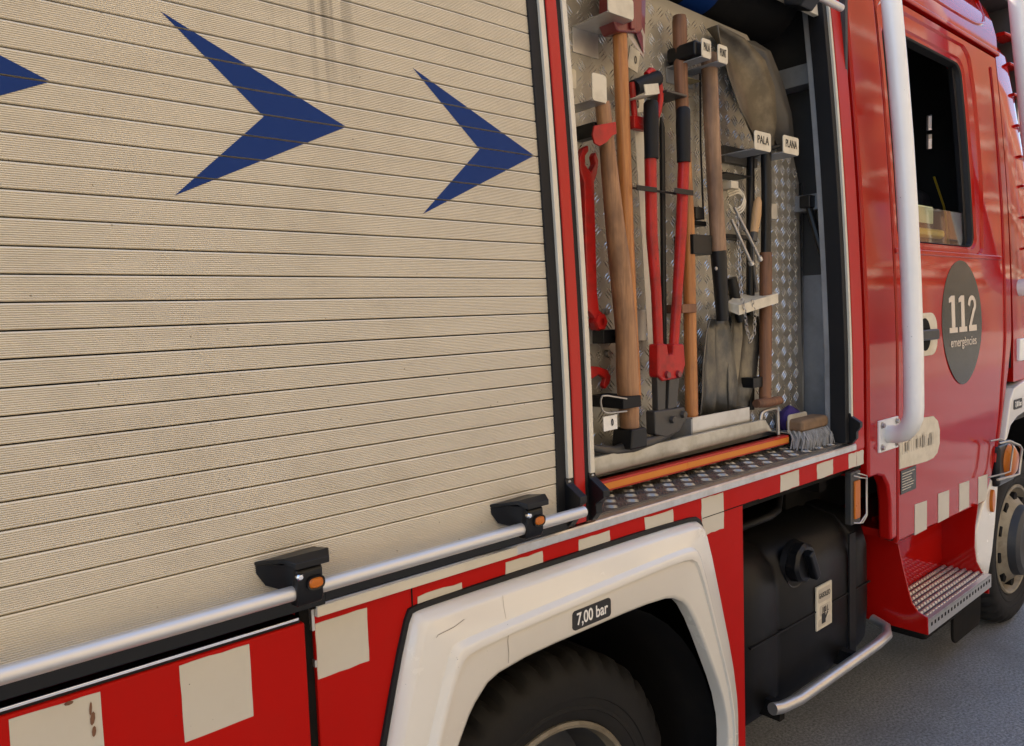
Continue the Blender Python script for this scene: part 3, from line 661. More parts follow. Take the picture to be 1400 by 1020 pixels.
# brackets standing out from the board: foot, arm and up-turned flap
def zbracket(x0, x1, za, hf, yf, foot, fw=None, label=None, m_='plate_cream', fx=None, sx=.8):
    t_ = .003; f0, f1 = (fx or (x0, x1))
    g = G().box(x0, x1, yf+t_, YB-.001, za, za+t_)
    if foot: g.box(x0, x1, YB-.004, YB-.001, za-foot, za)
    o = obj('bracket', g, 'grey_wall' if label else 'alu', tb, bevel=.0008)
    f = obj('bracket_flap', G().prism(rrect(f0, f1, za, za+hf, min(.008, (f1-f0)*.2), 4), yf, yf+t_), m_, o, bevel=.0005)
    if label: text('bracket_lettering', label, (f0+f1)/2, yf-.0008, za+hf*.54, hf*.62, 'ink', o, sx=sx, bold=.0002)
    return o
a, b = (1.475, 0.195, 2.526), (1.582, 0.195, 2.489); c_, d_ = (1.459, 0.075, 2.504), (1.523, 0.075, 2.552)
zbracket(a[0], b[0]-.01, a[2]-.004, .05, .075, .062)
c_, d_ = (1.416, 0.080, 2.315), (1.468, 0.080, 2.375)
zbracket(c_[0], d_[0], c_[2]-.012, .066, .08, .05)
f0, f1 = (1.446, 0.190, 2.412), (1.474, 0.190, 2.364)
obj('bracket_flap', G().prism(rrect(f0[0],f1[0],f1[2],f0[2],.006,4), .187,.191), 'plate_cream', tb)
f0, f1 = (1.442, 0.190, 2.308), (1.478, 0.190, 2.273)
obj('bracket_flap', G().prism(rrect(f0[0],f1[0],f1[2],f0[2],.006,4), .187,.191), 'plate_cream', tb)
a, b = (1.865, 0.075, 2.494), (1.909, 0.075, 2.543)
zbracket(a[0], b[0], a[2]-.004, .052, .075, .04, label='PALA', sx=.40)
obj('rubber_pad', G().box(a[0]-.01, a[0]+.05, .09, .19, a[2]+.002, a[2]+.046), 'black_plastic', tb, bevel=.008)
a, b = (1.943, 0.075, 2.493), (1.992, 0.075, 2.542)
zbracket(a[0], b[0], a[2]-.002, .050, .075, .04, label='PUNT', sx=.40)
a, b = (2.131, 0.075, 2.272), (2.225, 0.075, 2.337)
zbracket(a[0], b[0], a[2]-.003, .056, .075, 0, label='PALA', sx=.82)
a, b = (2.299, 0.075, 2.280), (2.396, 0.075, 2.347)
zbracket(a[0], b[0], a[2]-.003, .056, .075, 0, label='PLANA', sx=.66)
a, b = (1.695, 0.180, 2.471), (1.726, 0.180, 2.457)
obj('tag_plate', G().obox((1.696, 0.180, 2.478), (1,0,-.25), (0,1,0), (.25,0,1), .022, .0015, .030), 'plate_cream', tb)
text('tag_lettering', '0', (1.702, 0.180, 2.476)[0], .177, (1.702, 0.180, 2.476)[2], .03, 'ink', tb, sx=.7)
obj('tag_plate', G().obox((1.708, 0.170, 2.361), (1,0,.2), (0,1,0), (-.2,0,1), .018, .0015, .024), 'plate_cream', tb)
text('tag_lettering', '0', (1.695, 0.165, 2.354)[0], .167, (1.695, 0.165, 2.354)[2], .03, 'ink', tb, sx=.7)
c_ = (1.651, 0.085, 2.370)
obj('bracket', G().obox((c_[0]+.004,.088,c_[2]), (1,0,.22), (0,1,0), (-.22,0,1), .030, .0015, .013).obox((c_[0]+.0,.14,c_[2]-.014), (1,0,.22), (0,1,0), (-.22,0,1), .030, .054, .0015), 'plate_cream', tb, bevel=.0006)
c_ = (1.463, 0.090, 1.511)
tg = obj('tag_plate', G().obox((c_[0],.092,c_[2]), (1,0,.02), (0,1,0), (-.02,0,1), .026, .0015, .0185), 'white_rail', tb)
text('tag_lettering', '0', c_[0]+.006, .089, c_[2], .024, 'ink', tb, sx=.7, bold=.0006)
# spring clips, straps and buckles
def clip_block(px0, py0, px1, py1, y0, y1, m_='black_plastic', nm='clip', bev=.003):
    cx_, cy_ = (px0[0]+px1[0])/2, 0
    return obj(nm, G().box(px0[0], px1[0], y0, y1, px1[2], px0[2]), m_, tb, bevel=bev)
def clipw(p, q, y0, y1, m_='black_plastic', nm='clip'): return obj(nm, G().box(p[0], q[0], y0, y1, min(p[2],q[2]), max(p[2],q[2])), m_, tb, bevel=.002)
clipw((1.474, 0.150, 2.271), (1.505, 0.150, 2.235), .13, .20)
obj('red_strap', G().prism([(1.423, 0.085, 2.244), (1.502, 0.085, 2.264), (1.504, 0.085, 2.235), (1.487, 0.085, 2.228), (1.465, 0.085, 2.209), (1.440, 0.085, 2.197), (1.422, 0.085, 2.202), (1.415, 0.085, 2.222)], .082,.087), 'red_tool', tb, bevel=.001)
clipw((1.502, 0.082, 1.572), (1.574, 0.082, 1.542), .080, .20, 'black_rubber', 'strap')
g = G().tube(chaikin([tuple(p) for p in ((1.516, 0.080, 1.568), (1.430, 0.085, 1.586), (1.421, 0.085, 1.572), (1.426, 0.085, 1.548), (1.445, 0.085, 1.538), (1.515, 0.080, 1.536))],1), .0024, 6)
obj('wire_buckle', g, 'steel_light', tb)
clipw((1.512, 0.100, 1.745), (1.599, 0.100, 1.709), .150, .20, 'black_plastic', 'strap')
clipw((1.561, 0.090, 1.742), (1.587, 0.090, 1.712), .14, .16, 'yellow', 'strap_end')
clipw((1.595, 0.100, 2.123), (1.831, 0.100, 2.117), .135, .142, 'black_plastic', 'strap')
clipw((1.598, 0.095, 2.120), (1.683, 0.095, 2.106), .098, .101, 'black_plastic', 'strap')
clipw((1.761, 0.095, 2.126), (1.848, 0.095, 2.111), .098, .101, 'black_plastic', 'strap')
clipw((1.773, 0.120, 2.399), (1.867, 0.120, 2.392), .128, .20, 'steel_dark', 'strap')
clipw((1.826, 0.120, 1.807), (1.896, 0.120, 1.782), .128, .20, 'wood_dark', 'strap')
clipw((1.911, 0.160, 2.466), (1.980, 0.160, 2.462), .16, .20, 'brass', 'buckle')
clipw((1.930, 0.150, 2.093), (1.969, 0.150, 2.057), .15, .20, 'black_plastic', 'buckle')
clipw((1.907, 0.150, 2.054), (1.999, 0.150, 2.040), .16, .20, 'black_plastic', 'buckle')
clipw((1.888, 0.130, 2.009), (1.982, 0.130, 1.952), .13, .20, 'black_plastic', 'clip')
clipw((2.058, 0.120, 2.203), (2.205, 0.120, 2.199), .13, .20, 'black_plastic', 'clip')
clipw((2.088, 0.140, 2.180), (2.128, 0.140, 2.157), .13, .20, 'plate_cream', 'clip')
clipw((2.343, 0.140, 2.132), (2.393, 0.140, 2.080), .15, .20, 'alu', 'clip')
clipw((2.197, 0.100, 1.566), (2.263, 0.100, 1.533), .128, .20, 'black_plastic', 'clip')
clipw((2.069, 0.130, 2.021), (2.230, 0.130, 2.008), .15, .20, 'black_plastic', 'clip')
pl0, pl1 = (1.420, 0.180, 1.770), (1.547, 0.180, 1.708)
obj('backing_plate', G().box(pl0[0],pl1[0],.190,.199,pl1[2],pl0[2]), 'alu', tb, bevel=.001)
pl0, pl1 = (1.691, 0.180, 1.795), (1.740, 0.180, 1.708)
obj('backing_plate', G().box(pl0[0],pl1[0],.190,.199,pl1[2],pl0[2]), 'alu', tb, bevel=.001)
obj('back_rail', G().box((2.132, 0.190, 2.287)[0], (2.323, 0.190, 2.309)[0], .18,.20, (2.226, 0.190, 2.249)[2], (2.227, 0.190, 2.300)[2]), 'steel_dark', tb, bevel=.001)
g = G()
for c_ in ((1.573, 0.190, 1.793), (1.575, 0.190, 1.680)): g.lathe([(0,-.012),(.008,-.011),(.010,0)], (c_[0],.197,c_[2]), 12)
obj('stud', g, 'steel_light', tb)
obj('cable', G().tube([(2.014, 0.185, 2.510), (2.011, 0.185, 2.283), (2.020, 0.185, 2.064)], .003, 6), 'black_rubber', tb)

# ================================================================== the tools (things of their own, lying in the locker)
def handle(t, pts, rs, m_, name='handle', n=16):
    return obj(name, G().tube(pts, rs, n), m_, t, smooth=60)

# fire axe
t = thing('fire_axe', 'fire axe with dark red head and long orange ash handle', 'axe', (1.608, 0.140, 1.526))
handle(t, [(1.585, 0.135, 2.558), (1.588, 0.135, 2.485), (1.594, 0.137, 2.263), (1.603, 0.140, 1.997), (1.609, 0.140, 1.744), (1.615, 0.140, 1.555)], [.019,.019,.019,.0185,.020,.022], 'wood_orange')
hd = obj('axe_head', G().prism([(1.545, 0.125, 2.689), (1.655, 0.125, 2.719), (1.649, 0.125, 2.524), (1.633, 0.125, 2.514), (1.549, 0.125, 2.500), (1.533, 0.125, 2.525)], .108, .162), 'red_dark', t, bevel=.006)
obj('head_rib', G().box((1.592, 0.125, 2.593)[0], (1.610, 0.125, 2.597)[0], .100, .110, (1.607, 0.125, 2.515)[2], (1.607, 0.125, 2.515)[2]+.22), 'red_dark', hd, bevel=.003)
obj('axe_blade', G().loft([[(1.641, 0.118, 2.713), (1.634, 0.118, 2.515)], [(1.704, 0.134, 2.736), (1.685, 0.134, 2.470)], [(1.681, 0.150, 2.735), (1.673, 0.150, 2.533)]]), 'red_dark', hd, smooth=0)
obj('cutting_edge', G().loft([[(1.600, 0.120, 2.505), (1.637, 0.117, 2.564)], [(1.683, 0.133, 2.467), (1.691, 0.133, 2.524)], [(1.637, 0.150, 2.522), (1.681, 0.152, 2.585)]]), 'steel_light', hd, smooth=0)

# pickaxe
t = thing('pickaxe', 'pickaxe with thick brown handle, curved black head resting behind the tray lip', 'pickaxe', (1.565, 0.115, 1.431))
handle(t, [(1.489, 0.115, 2.316), (1.491, 0.115, 2.311), (1.504, 0.115, 2.210), (1.525, 0.115, 2.028), (1.539, 0.115, 1.936), (1.561, 0.115, 1.746), (1.562, 0.115, 1.610), (1.567, 0.115, 1.474)], [.018,.0195,.0200,.0245,.0275,.0285,.0295,.0250], 'wood_pick')
obj('socket', G().loft([[(c0[0]+sx_*wd, .115+sy*.034, c0[2]) for sx_, sy in ((-1,-1),(1,-1),(1,1),(-1,1))] for c0, wd in (((1.567, 0.115, 1.485),.030),((1.565, 0.115, 1.431),.036))], True, True), 'black_plastic', t, bevel=.006)
obj('pick_head', G().tube([(1.388, 0.115, 1.472), (1.433, 0.115, 1.447), (1.503, 0.115, 1.430), (1.568, 0.115, 1.432), (1.655, 0.115, 1.434), (1.737, 0.115, 1.446), (1.799, 0.115, 1.472)], [.005,.010,.014,.020,.015,.011,.005], 12, flat=.8), 'steel_dark', t, smooth=60)

# hydrant spanner
t = thing('spanner', 'large red open-ended spanner hanging beside the pillar', 'spanner', (1.486, 0.175, 1.768))
out = [(1.485, 0.170, 2.220), (1.466, 0.170, 2.210), (1.451, 0.170, 2.185), (1.452, 0.170, 2.152), (1.465, 0.170, 2.124), (1.464, 0.170, 1.975), (1.465, 0.170, 1.844), (1.463, 0.170, 1.799), (1.487, 0.170, 1.781), (1.511, 0.170, 1.742), (1.541, 0.170, 1.759), (1.538, 0.170, 1.780), (1.510, 0.170, 1.798), (1.504, 0.170, 1.844), (1.504, 0.170, 1.996), (1.504, 0.170, 2.127), (1.516, 0.170, 2.151), (1.523, 0.170, 2.185), (1.512, 0.170, 2.206), (1.503, 0.170, 2.194), (1.508, 0.170, 2.176), (1.491, 0.170, 2.152), (1.472, 0.170, 2.169), (1.473, 0.170, 2.191), (1.487, 0.170, 2.205)]
sp_ = obj('spanner_body', G().prism(out, .160, .180), 'red_tool', t, bevel=.004)
obj('nut_socket', G().lathe([(.010,-.008),(.022,-.008),(.025,.0),(.025,.02)], ((1.512, 0.165, 1.767)[0], .162, (1.512, 0.165, 1.767)[2]), 6), 'red_tool', sp_, smooth=0)
# red hook lower on the board
t = thing('hook_spanner', 'short red hook spanner below the large spanner', 'spanner', (1.492, 0.170, 1.614))
obj('hook_body', G().prism([(1.432, 0.170, 1.657), (1.502, 0.170, 1.650), (1.542, 0.170, 1.639), (1.556, 0.170, 1.619), (1.549, 0.170, 1.601), (1.531, 0.170, 1.587), (1.523, 0.170, 1.598), (1.532, 0.170, 1.615), (1.510, 0.170, 1.628), (1.481, 0.170, 1.619), (1.431, 0.170, 1.625)], .165, .180), 'red_tool', t, bevel=.003)

# hand saw
t = thing('hand_saw', 'hand saw with red D-shaped handle frame and black grip', 'saw', (1.720, 0.165, 1.699))
fr_ = obj('handle_frame', G().tube(chaikin([tuple(p) for p in ((1.651, 0.150, 2.401), (1.655, 0.150, 2.340), (1.662, 0.150, 2.289), (1.709, 0.150, 2.296), (1.761, 0.150, 2.331), (1.776, 0.150, 2.389), (1.765, 0.150, 2.434), (1.733, 0.150, 2.450), (1.713, 0.150, 2.433))],1), .0085, 10), 'red_tool', t, smooth=60)
obj('handle_foot', G().box((1.647, 0.150, 2.310)[0], (1.703, 0.150, 2.318)[0], .142, .162, (1.665, 0.150, 2.280)[2], (1.666, 0.150, 2.315)[2]), 'red_tool', fr_, bevel=.003)
obj('grip', G().tube([(1.656, 0.150, 2.387), (1.758, 0.150, 2.431)], .0215, 14), 'black_rubber', t)
obj('saw_blade', G().prism([(1.674, 0.165, 2.286), (1.718, 0.165, 2.292), (1.726, 0.165, 2.045), (1.737, 0.165, 1.698), (1.714, 0.165, 1.699), (1.695, 0.165, 2.004)], .1635, .1655), 'alu_cream', t, smooth=0)

# bolt cutter
t = thing('bolt_cutter', 'red bolt cutter with two black rubber grips', 'bolt cutter', (1.727, 0.120, 1.453))
for arm in (((1.685, 0.115, 2.351), (1.684, 0.115, 2.308), (1.683, 0.115, 2.198), (1.684, 0.120, 2.205), (1.683, 0.120, 1.999), (1.697, 0.120, 1.841), (1.702, 0.120, 1.690)),
            ((1.828, 0.115, 2.355), (1.827, 0.115, 2.309), (1.827, 0.115, 2.204), (1.834, 0.120, 2.209), (1.815, 0.120, 2.004), (1.793, 0.120, 1.840), (1.771, 0.120, 1.686))):
    ar = handle(t, list(arm[3:]), [.0165,.0160,.0145,.0140], 'red_tool', 'arm')
    obj('rubber_grip', G().tube([arm[0], lerp(arm[0],arm[2],.04), arm[1], arm[2]], [.014,.0195,.0205,.0190], 14), 'black_rubber', ar, smooth=60)
c0, c1 = (1.701, 0.120, 1.660), (1.770, 0.120, 1.655)
obj('joint_casting', G().prism([(1.680, 0.120, 1.701), (1.721, 0.120, 1.699), (1.727, 0.120, 1.670), (1.747, 0.120, 1.669), (1.751, 0.120, 1.698), (1.798, 0.120, 1.695), (1.804, 0.120, 1.637), (1.785, 0.120, 1.600), (1.738, 0.120, 1.598), (1.699, 0.120, 1.597), (1.677, 0.120, 1.613)], .103, .138), 'red_tool', t, bevel=.006)
for c_ in ((1.715, 0.120, 1.614), (1.765, 0.120, 1.612)):
    obj('bolt', G().lathe([(0,-.010),(.009,-.009),(.011,0)], (c_[0], .104, c_[2]), 12), 'red_dark', t)
obj('jaw_arm', G().prism([(1.683, 0.120, 1.611), (1.722, 0.120, 1.608), (1.716, 0.120, 1.516), (1.683, 0.120, 1.515)], .110,.132), 'steel_dark', t, bevel=.003)
obj('jaw_arm', G().prism([(1.738, 0.120, 1.608), (1.786, 0.120, 1.609), (1.769, 0.120, 1.517), (1.729, 0.120, 1.515)], .110,.132), 'steel_dark', t, bevel=.003)
jw = obj('jaw', G().prism([(1.661, 0.120, 1.518), (1.796, 0.120, 1.516), (1.809, 0.120, 1.481), (1.767, 0.120, 1.448), (1.710, 0.120, 1.439), (1.662, 0.120, 1.453)], .104,.138), 'steel_dark', t, bevel=.005)
for c_ in ((1.735, 0.120, 1.487), (1.786, 0.120, 1.496)):
    obj('jaw_bolt', G().lathe([(0,-.012),(.010,-.011),(.012,0)], (c_[0], .105, c_[2]), 6), 'steel_dark', jw)

t = thing('pry_bar', 'thin black pry bar between the bolt cutter arms', 'pry bar', (1.780, 0.160, 1.671))
obj('bar', G().tube([(1.787, 0.160, 2.332), (1.790, 0.160, 2.303), (1.780, 0.160, 1.671)], [.003,.0085,.0085], 10), 'black_plastic', t, smooth=60)

t = thing('tool_handle', 'long wooden tool handle, dark above and orange below, between bolt cutter and shovel', 'tool handle', (1.893, 0.150, 1.462))
handle(t, [(1.874, 0.155, 2.625), (1.874, 0.155, 2.609), (1.876, 0.155, 2.447), (1.880, 0.155, 2.345)], [.0185,.0210,.0195,.0190], 'wood_dark', 'upper_handle')
handle(t, [(1.880, 0.155, 2.345), (1.900, 0.155, 2.054), (1.899, 0.155, 1.777), (1.900, 0.155, 1.461)], [.0190,.0175,.0190,.0195], 'wood_orange', 'lower_handle')

# shovels
def blade(t, L, Rr, y, depth, m_, name='blade', thick=.003, n=8, rib=0):
    rings = []
    for a, b in zip(L, Rr):
        row = []
        for i in range(n+1):
            u = i/n; p = lerp(a, b, u); k = 1-(2*u-1)**2
            row.append((p[0], y+depth*k - rib*math.exp(-((2*u-1)/.16)**2), p[2]))
        rings.append(row)
    return obj(name, G().loft(rings), m_, t, solid=thick, smooth=60)
t = thing('shovel', 'shovel with dusty brown handle and grey blade standing in the steel socket', 'shovel', (2.027, 0.140, 1.447))
handle(t, [(1.979, 0.130, 2.533), (1.986, 0.130, 2.375), (1.999, 0.130, 2.164), (2.016, 0.130, 1.949)], [.0235,.0235,.0230,.0235], 'wood_grey')
skt = obj('socket', G().tube([(2.013, 0.130, 1.964), (2.022, 0.130, 1.861), (2.034, 0.132, 1.755)], [.0245,.0215,.0185], 14), 'black_plastic', t, smooth=60)
obj('rivet', G().lathe([(0,-.004),(.005,-.003),(.006,0)], ((1.966, 0.105, 1.909)[0], .108, (1.966, 0.105, 1.909)[2]), 10), 'steel_light', skt)
blade(t, [(1.981, 0.130, 1.761), (1.961, 0.130, 1.720), (1.939, 0.130, 1.623), (1.933, 0.140, 1.535), (1.916, 0.140, 1.449)], [(2.075, 0.130, 1.758), (2.090, 0.130, 1.722), (2.108, 0.130, 1.634), (2.126, 0.140, 1.552), (2.103, 0.140, 1.427)], .140, .030, 'steel_blade', rib=.014)
t = thing('shovel', 'second grey shovel blade tucked behind the socketed shovel, under the hanging chain', 'shovel', (2.189, 0.165, 1.438))
blade(t, [(2.114, 0.150, 1.776), (2.109, 0.150, 1.726), (2.090, 0.150, 1.612), (2.086, 0.150, 1.440)], [(2.268, 0.150, 1.763), (2.275, 0.150, 1.672), (2.250, 0.150, 1.565), (2.169, 0.150, 1.430)], .150, .030, 'steel_blade', rib=.016)
handle(t, [(2.152, 0.175, 1.887), (2.171, 0.172, 1.817), (2.188, 0.168, 1.746)], [.016,.018,.012], 'black_plastic', 'socket')
t = thing('shovel', 'brown pointed shovel hung blade up in the PALA bracket', 'shovel', (2.269, 0.130, 1.492))
blade(t, [(1.981, 0.115, 2.608), (1.994, 0.115, 2.561), (2.034, 0.115, 2.474), (2.094, 0.115, 2.388), (2.165, 0.115, 2.321), (2.215, 0.115, 2.294)], [(1.988, 0.115, 2.610), (2.123, 0.115, 2.600), (2.237, 0.115, 2.557), (2.293, 0.115, 2.486), (2.304, 0.115, 2.385), (2.285, 0.115, 2.302)], .100, .040, 'steel_brown')
handle(t, [(2.289, 0.130, 2.328), (2.290, 0.130, 2.167), (2.282, 0.130, 1.956)], [.0165,.0165,.0165], 'black_plastic', 'socket')
handle(t, [(2.282, 0.130, 1.967), (2.278, 0.130, 1.767), (2.269, 0.130, 1.492)], [.0195,.0205,.0195], 'wood_dark')
obj('grip', G().tube([(2.195, 0.118, 1.484), (2.266, 0.118, 1.481), (2.340, 0.118, 1.481)], [.014,.017,.014], 12), 'wood_dark', t, smooth=60)
t = thing('shovel', 'dark square shovel hung blade up in the PLANA bracket', 'shovel', (2.238, 0.165, 1.457))
blade(t, [(2.060, 0.165, 2.638), (2.152, 0.165, 2.563), (2.250, 0.165, 2.468), (2.373, 0.165, 2.393), (2.418, 0.165, 2.315)], [(2.280, 0.165, 2.640), (2.373, 0.165, 2.628), (2.450, 0.165, 2.543), (2.507, 0.165, 2.448), (2.530, 0.165, 2.328)], .160, .028, 'steel_dark')
handle(t, [(2.428, 0.165, 2.328), (2.357, 0.175, 2.310), (2.271, 0.175, 2.277), (2.267, 0.175, 2.077), (2.254, 0.175, 1.455)], [.008,.010,.0135,.0135,.0135], 'black_plastic')

# trowel, tongs, chain, cord
t = thing('trowel', 'trowel with pale wooden grip and flat cream float', 'trowel', (2.180, 0.110, 1.815))
obj('grip', G().tube([(2.225, 0.120, 2.137), (2.220, 0.120, 2.123), (2.211, 0.120, 2.079), (2.197, 0.120, 2.026)], [.006,.0125,.0150,.0125], 14), 'pale_wood', t, smooth=60)
obj('ferrule', G().tube([(2.197, 0.120, 2.030), (2.192, 0.120, 1.998)], .0115, 12), 'steel_dark', t)
obj('shank', G().tube([(2.192, 0.120, 2.010), (2.191, 0.120, 1.930), (2.202, 0.115, 1.838)], .0055, 8), 'steel_dark', t, smooth=60)
obj('float', G().add([(2.071, 0.140, 1.806), (2.200, 0.190, 1.829), (2.397, 0.190, 1.842), (2.300, 0.100, 1.832), (2.299, 0.100, 1.803), (2.072, 0.100, 1.769), (2.072, 0.100, 1.798), (2.071, 0.140, 1.786)], [(0,1,2,3,6),(6,3,4,5),(0,6,5,7)]), 'plate_cream', t, smooth=0, solid=.006)
t = thing('tongs', 'pair of thin grey metal rods hanging beside the trowel', 'tongs', (2.212, 0.120, 1.930))
for p, q in (((2.103, 0.130, 2.100), (2.225, 0.115, 1.939)), ((2.086, 0.130, 2.062), (2.174, 0.115, 1.924))):
    rd_ = obj('rod', G().tube([p, q], .0052, 8), 'steel_light', t, smooth=60)
    obj('rod_end', G().tube([lerp(p,q,.93), q], .0085, 8), 'alu', rd_, smooth=60)
t = thing('cord', 'coil of pale cord looped behind the shovel handle', 'cord', (2.152, 0.150, 2.158))
g = G()
for k in range(3):
    g.tube(chaikin([tuple(p) for p in [(q[0]+.004*k, q[1], q[2]-.007*k) for q in ((2.095, 0.150, 2.149), (2.152, 0.150, 2.167), (2.177, 0.140, 2.141), (2.160, 0.140, 2.108), (2.126, 0.145, 2.093), (2.102, 0.150, 2.110))]],2), .0032, 6)
obj('loops', g, 'plate_cream', t, smooth=60)
t = thing('chain', 'thin grey steel chain hanging over the trowel and shovel blade', 'chain', (2.131, 0.100, 1.679))
g = G()
path = [(2.115, 0.130, 2.086), (2.121, 0.130, 2.019), (2.128, 0.130, 1.952), (2.114, 0.120, 1.883), (2.081, 0.095, 1.826), (2.096, 0.095, 1.781), (2.132, 0.110, 1.724), (2.152, 0.110, 1.687), (2.174, 0.110, 1.711), (2.179, 0.110, 1.764), (2.130, 0.090, 1.819)]
k = 0
for p, q in zip(path[:-1], path[1:]):
    P_, Q_ = Vector(p), Vector(q); n_ = max(2, int((Q_-P_).length/.013))
    for i in range(n_):
        c0 = P_.lerp(Q_, i/n_); d = (Q_-P_).normalized(); s = Vector((0,1,0)) if k % 2 else d.cross(Vector((0,1,0))).normalized(); k += 1
        ring_ = [c0 + d*.0092*math.cos(a*math.pi/4)+s*.0052*math.sin(a*math.pi/4) for a in range(9)]
        g.tube(ring_, .0015, 5, cap=False)
obj('links', g, 'steel_light', t, smooth=60)

# scrubbing brush, purple bag
t = thing('scrubbing_brush', 'old wooden brush with grey bristles on the locker floor', 'brush', (2.45,.06,fz))
bx0, bx1 = 2.385, 2.555
obj('brush_back', G().box(bx0-.02, bx1-.012, .050, .115, 1.375, 1.415), 'brush_wood', t, bevel=.012, segs=3)
g = G(); random.seed(5)
for i in range(13):
    for j in range(4):
        x = bx0-.015+i*(bx1-bx0)/13; y = .050+j*.017
        for k in range(7):
            a0 = (x+random.uniform(-.002,.002), y+random.uniform(-.002,.002), 1.378)
            e_ = (x+random.uniform(-.013,.013)+(i-8)*.0012, y+random.uniform(-.012,.010)-.012, fz+random.uniform(.0,.006))
            mid_ = (lerp(a0,e_,.5)[0]+random.uniform(-.007,.007), lerp(a0,e_,.5)[1]-.010+random.uniform(-.004,.004), lerp(a0,e_,.5)[2]+random.uniform(-.006,.010))
            g.tube([a0, mid_, e_], .0013, 3, cap=False)
obj('bristles', g, 'bristle', t, smooth=0)
t = thing('cloth_bag', 'crumpled purple cloth bag in the tray cup', 'bag', (2.436, 0.130, 1.363))
rings = []
c0 = (2.455, 0.140, 1.400)
for i in range(9):
    th = math.pi*i/8; rings.append([(c0[0]+math.sin(th)*(.062+.010*math.sin(3*a+i))*math.cos(a), .148+math.sin(th)*.036*math.sin(a), c0[2]+math.cos(th)*(.046+.006*math.sin(2*a))) for a in [k*2*math.pi/16 for k in range(16)]])
obj('cloth', G().loft(rings, True), 'purple', t, smooth=70)

# ================================================================== the cab
CAB0 = 2.742
cab = hub('cab', TR, (3.6, 1.0, .9))
rear = [(CAB0,3.02),(2.985,3.02),(2.985,.895),(2.930,.895),(2.922,1.05),(2.905,1.11),(2.868,1.152),(2.81,1.165),(CAB0,1.165)]
obj('rear_quarter', G().prism(rear, 0, .05), 'red_gloss', cab, tumble=True, bevel=.012, segs=4)
obj('rear_wall', G().box(CAB0-.004,CAB0+.03,.045,2.35,1.165,3.02), 'red_gloss', cab, tumble=True, smooth=0)
obj('gap_shadow', G().box(2.69,2.742,.16,.3,1.1,3.0), 'dark', cab, smooth=0)
obj('recess_dark_sheet', G().box(2.70,3.09,.30,.32,.45,1.165), 'dark', cab, smooth=0)  # dark sheet put here for the shade of the recess
obj('door_gap_strip', G().box(2.985,3.0,.02,.05,.88,3.0), 'dark', cab, tumble=True, smooth=0)  # dark strip set back in the gap beside the door

# door with a window opening
dz1 = 2.965
outer = [(2.996,.872),(3.955,.852),(4.045,.955),(4.165,1.13),(4.275,1.44),(4.325,1.60),(4.345,2.3),(4.350,dz1),(2.996,dz1)]
win = rrect(3.08, 3.885, 2.03, 2.845, .055, 5)
po, pi_ = holed(outer, win, (3.48,2.40))
def cast(poly, y):      # any outline sampled at the same angles as the panel
    out = []
    for p in po:
        a_ = math.atan2(p[1]-2.40, p[0]-3.48); d = (math.cos(a_), math.sin(a_)); best = 0
        for (x0,z0), (x1,z1) in zip(poly, poly[1:]+poly[:1]):
            ex, ez = x1-x0, z1-z0; den = d[0]*ez-d[1]*ex
            if abs(den) < 1e-12: continue
            t = ((x0-3.48)*ez-(z0-2.40)*ex)/den; u = ((x0-3.48)*d[1]-(z0-2.40)*d[0])/den
            if t > best and -1e-9 <= u <= 1+1e-9: best = t
        out.append((3.48+d[0]*best, y, 2.40+d[1]*best))
    return out
def wing(d, y): return cast(rrect(3.08-d*.8, 3.885+d, 2.03-d*.3, 2.845+d*.75, .055+d*.5, 5), y)
ocx, ocz = 3.62, 1.95
ins = [(ocx+(x-ocx)*.993, ocz+(z-ocz)*.995) for x, z in outer]
rings = [cast(outer,.03), cast(outer,.006), cast(ins,0), wing(.125,0), wing(.112,.009), wing(.040,.011), wing(.030,.018), wing(0,.020), wing(0,.06)]
door = obj('door', G().loft(rings, True), 'red_gloss', cab, tumble=True, smooth=20)
obj('window_seal', G().loft([wing(.012,.019), wing(.004,.013), wing(-.004,.018), wing(-.014,.05)], True), 'black_rubber', door, tumble=True)
zg = (3.589, 0.035, 2.179)[2]
gl = obj('window_pane', G().box(3.06,3.90,.036,.040,1.99,zg), 'glass', door, tumble=True, smooth=0)
gp = obj('window_guide', G().box(3.838,3.868,.034,.052,2.03,2.83), 'black_plastic', door, tumble=True, smooth=0)
obj('door_crease', G().tube([(4.085,-.001,1.02),(4.165,-.001,1.25),(4.225,-.001,1.6),(4.25,-.001,2.2),(4.25,-.001,2.9)], .006, 8), 'red_gloss', door, tumble=True, smooth=60)
obj('sill_fold', G().box(2.998,4.20,-.006,.004,1.975,1.995), 'red_gloss', door, tumble=True, bevel=.004)
# handle
cx_, cz_ = (3.205, 0.000, 1.661)[0]+.015, (3.205, 0.000, 1.661)[2]
hs = obj('door_handle', G().prism(rrect(cx_-.13, (3.369, 0.000, 1.663)[0], cz_-.085, cz_+.085, .060, 7), -.005, .002), 'plate_cream', door, tumble=True, bevel=.002)
obj('handle_recess', G().prism([(cx_+.02+.055*math.cos(k*math.pi/10), cz_+.065*math.sin(k*math.pi/10)) for k in range(20)], -.0065, -.004), 'dark', hs, tumble=True, smooth=0)
obj('handle_grip', G().box(cx_-.10, (3.316, 0.000, 1.665)[0], -.034, -.010, cz_-.022, cz_+.020), 'black_plastic', hs, tumble=True, bevel=.008, segs=3)
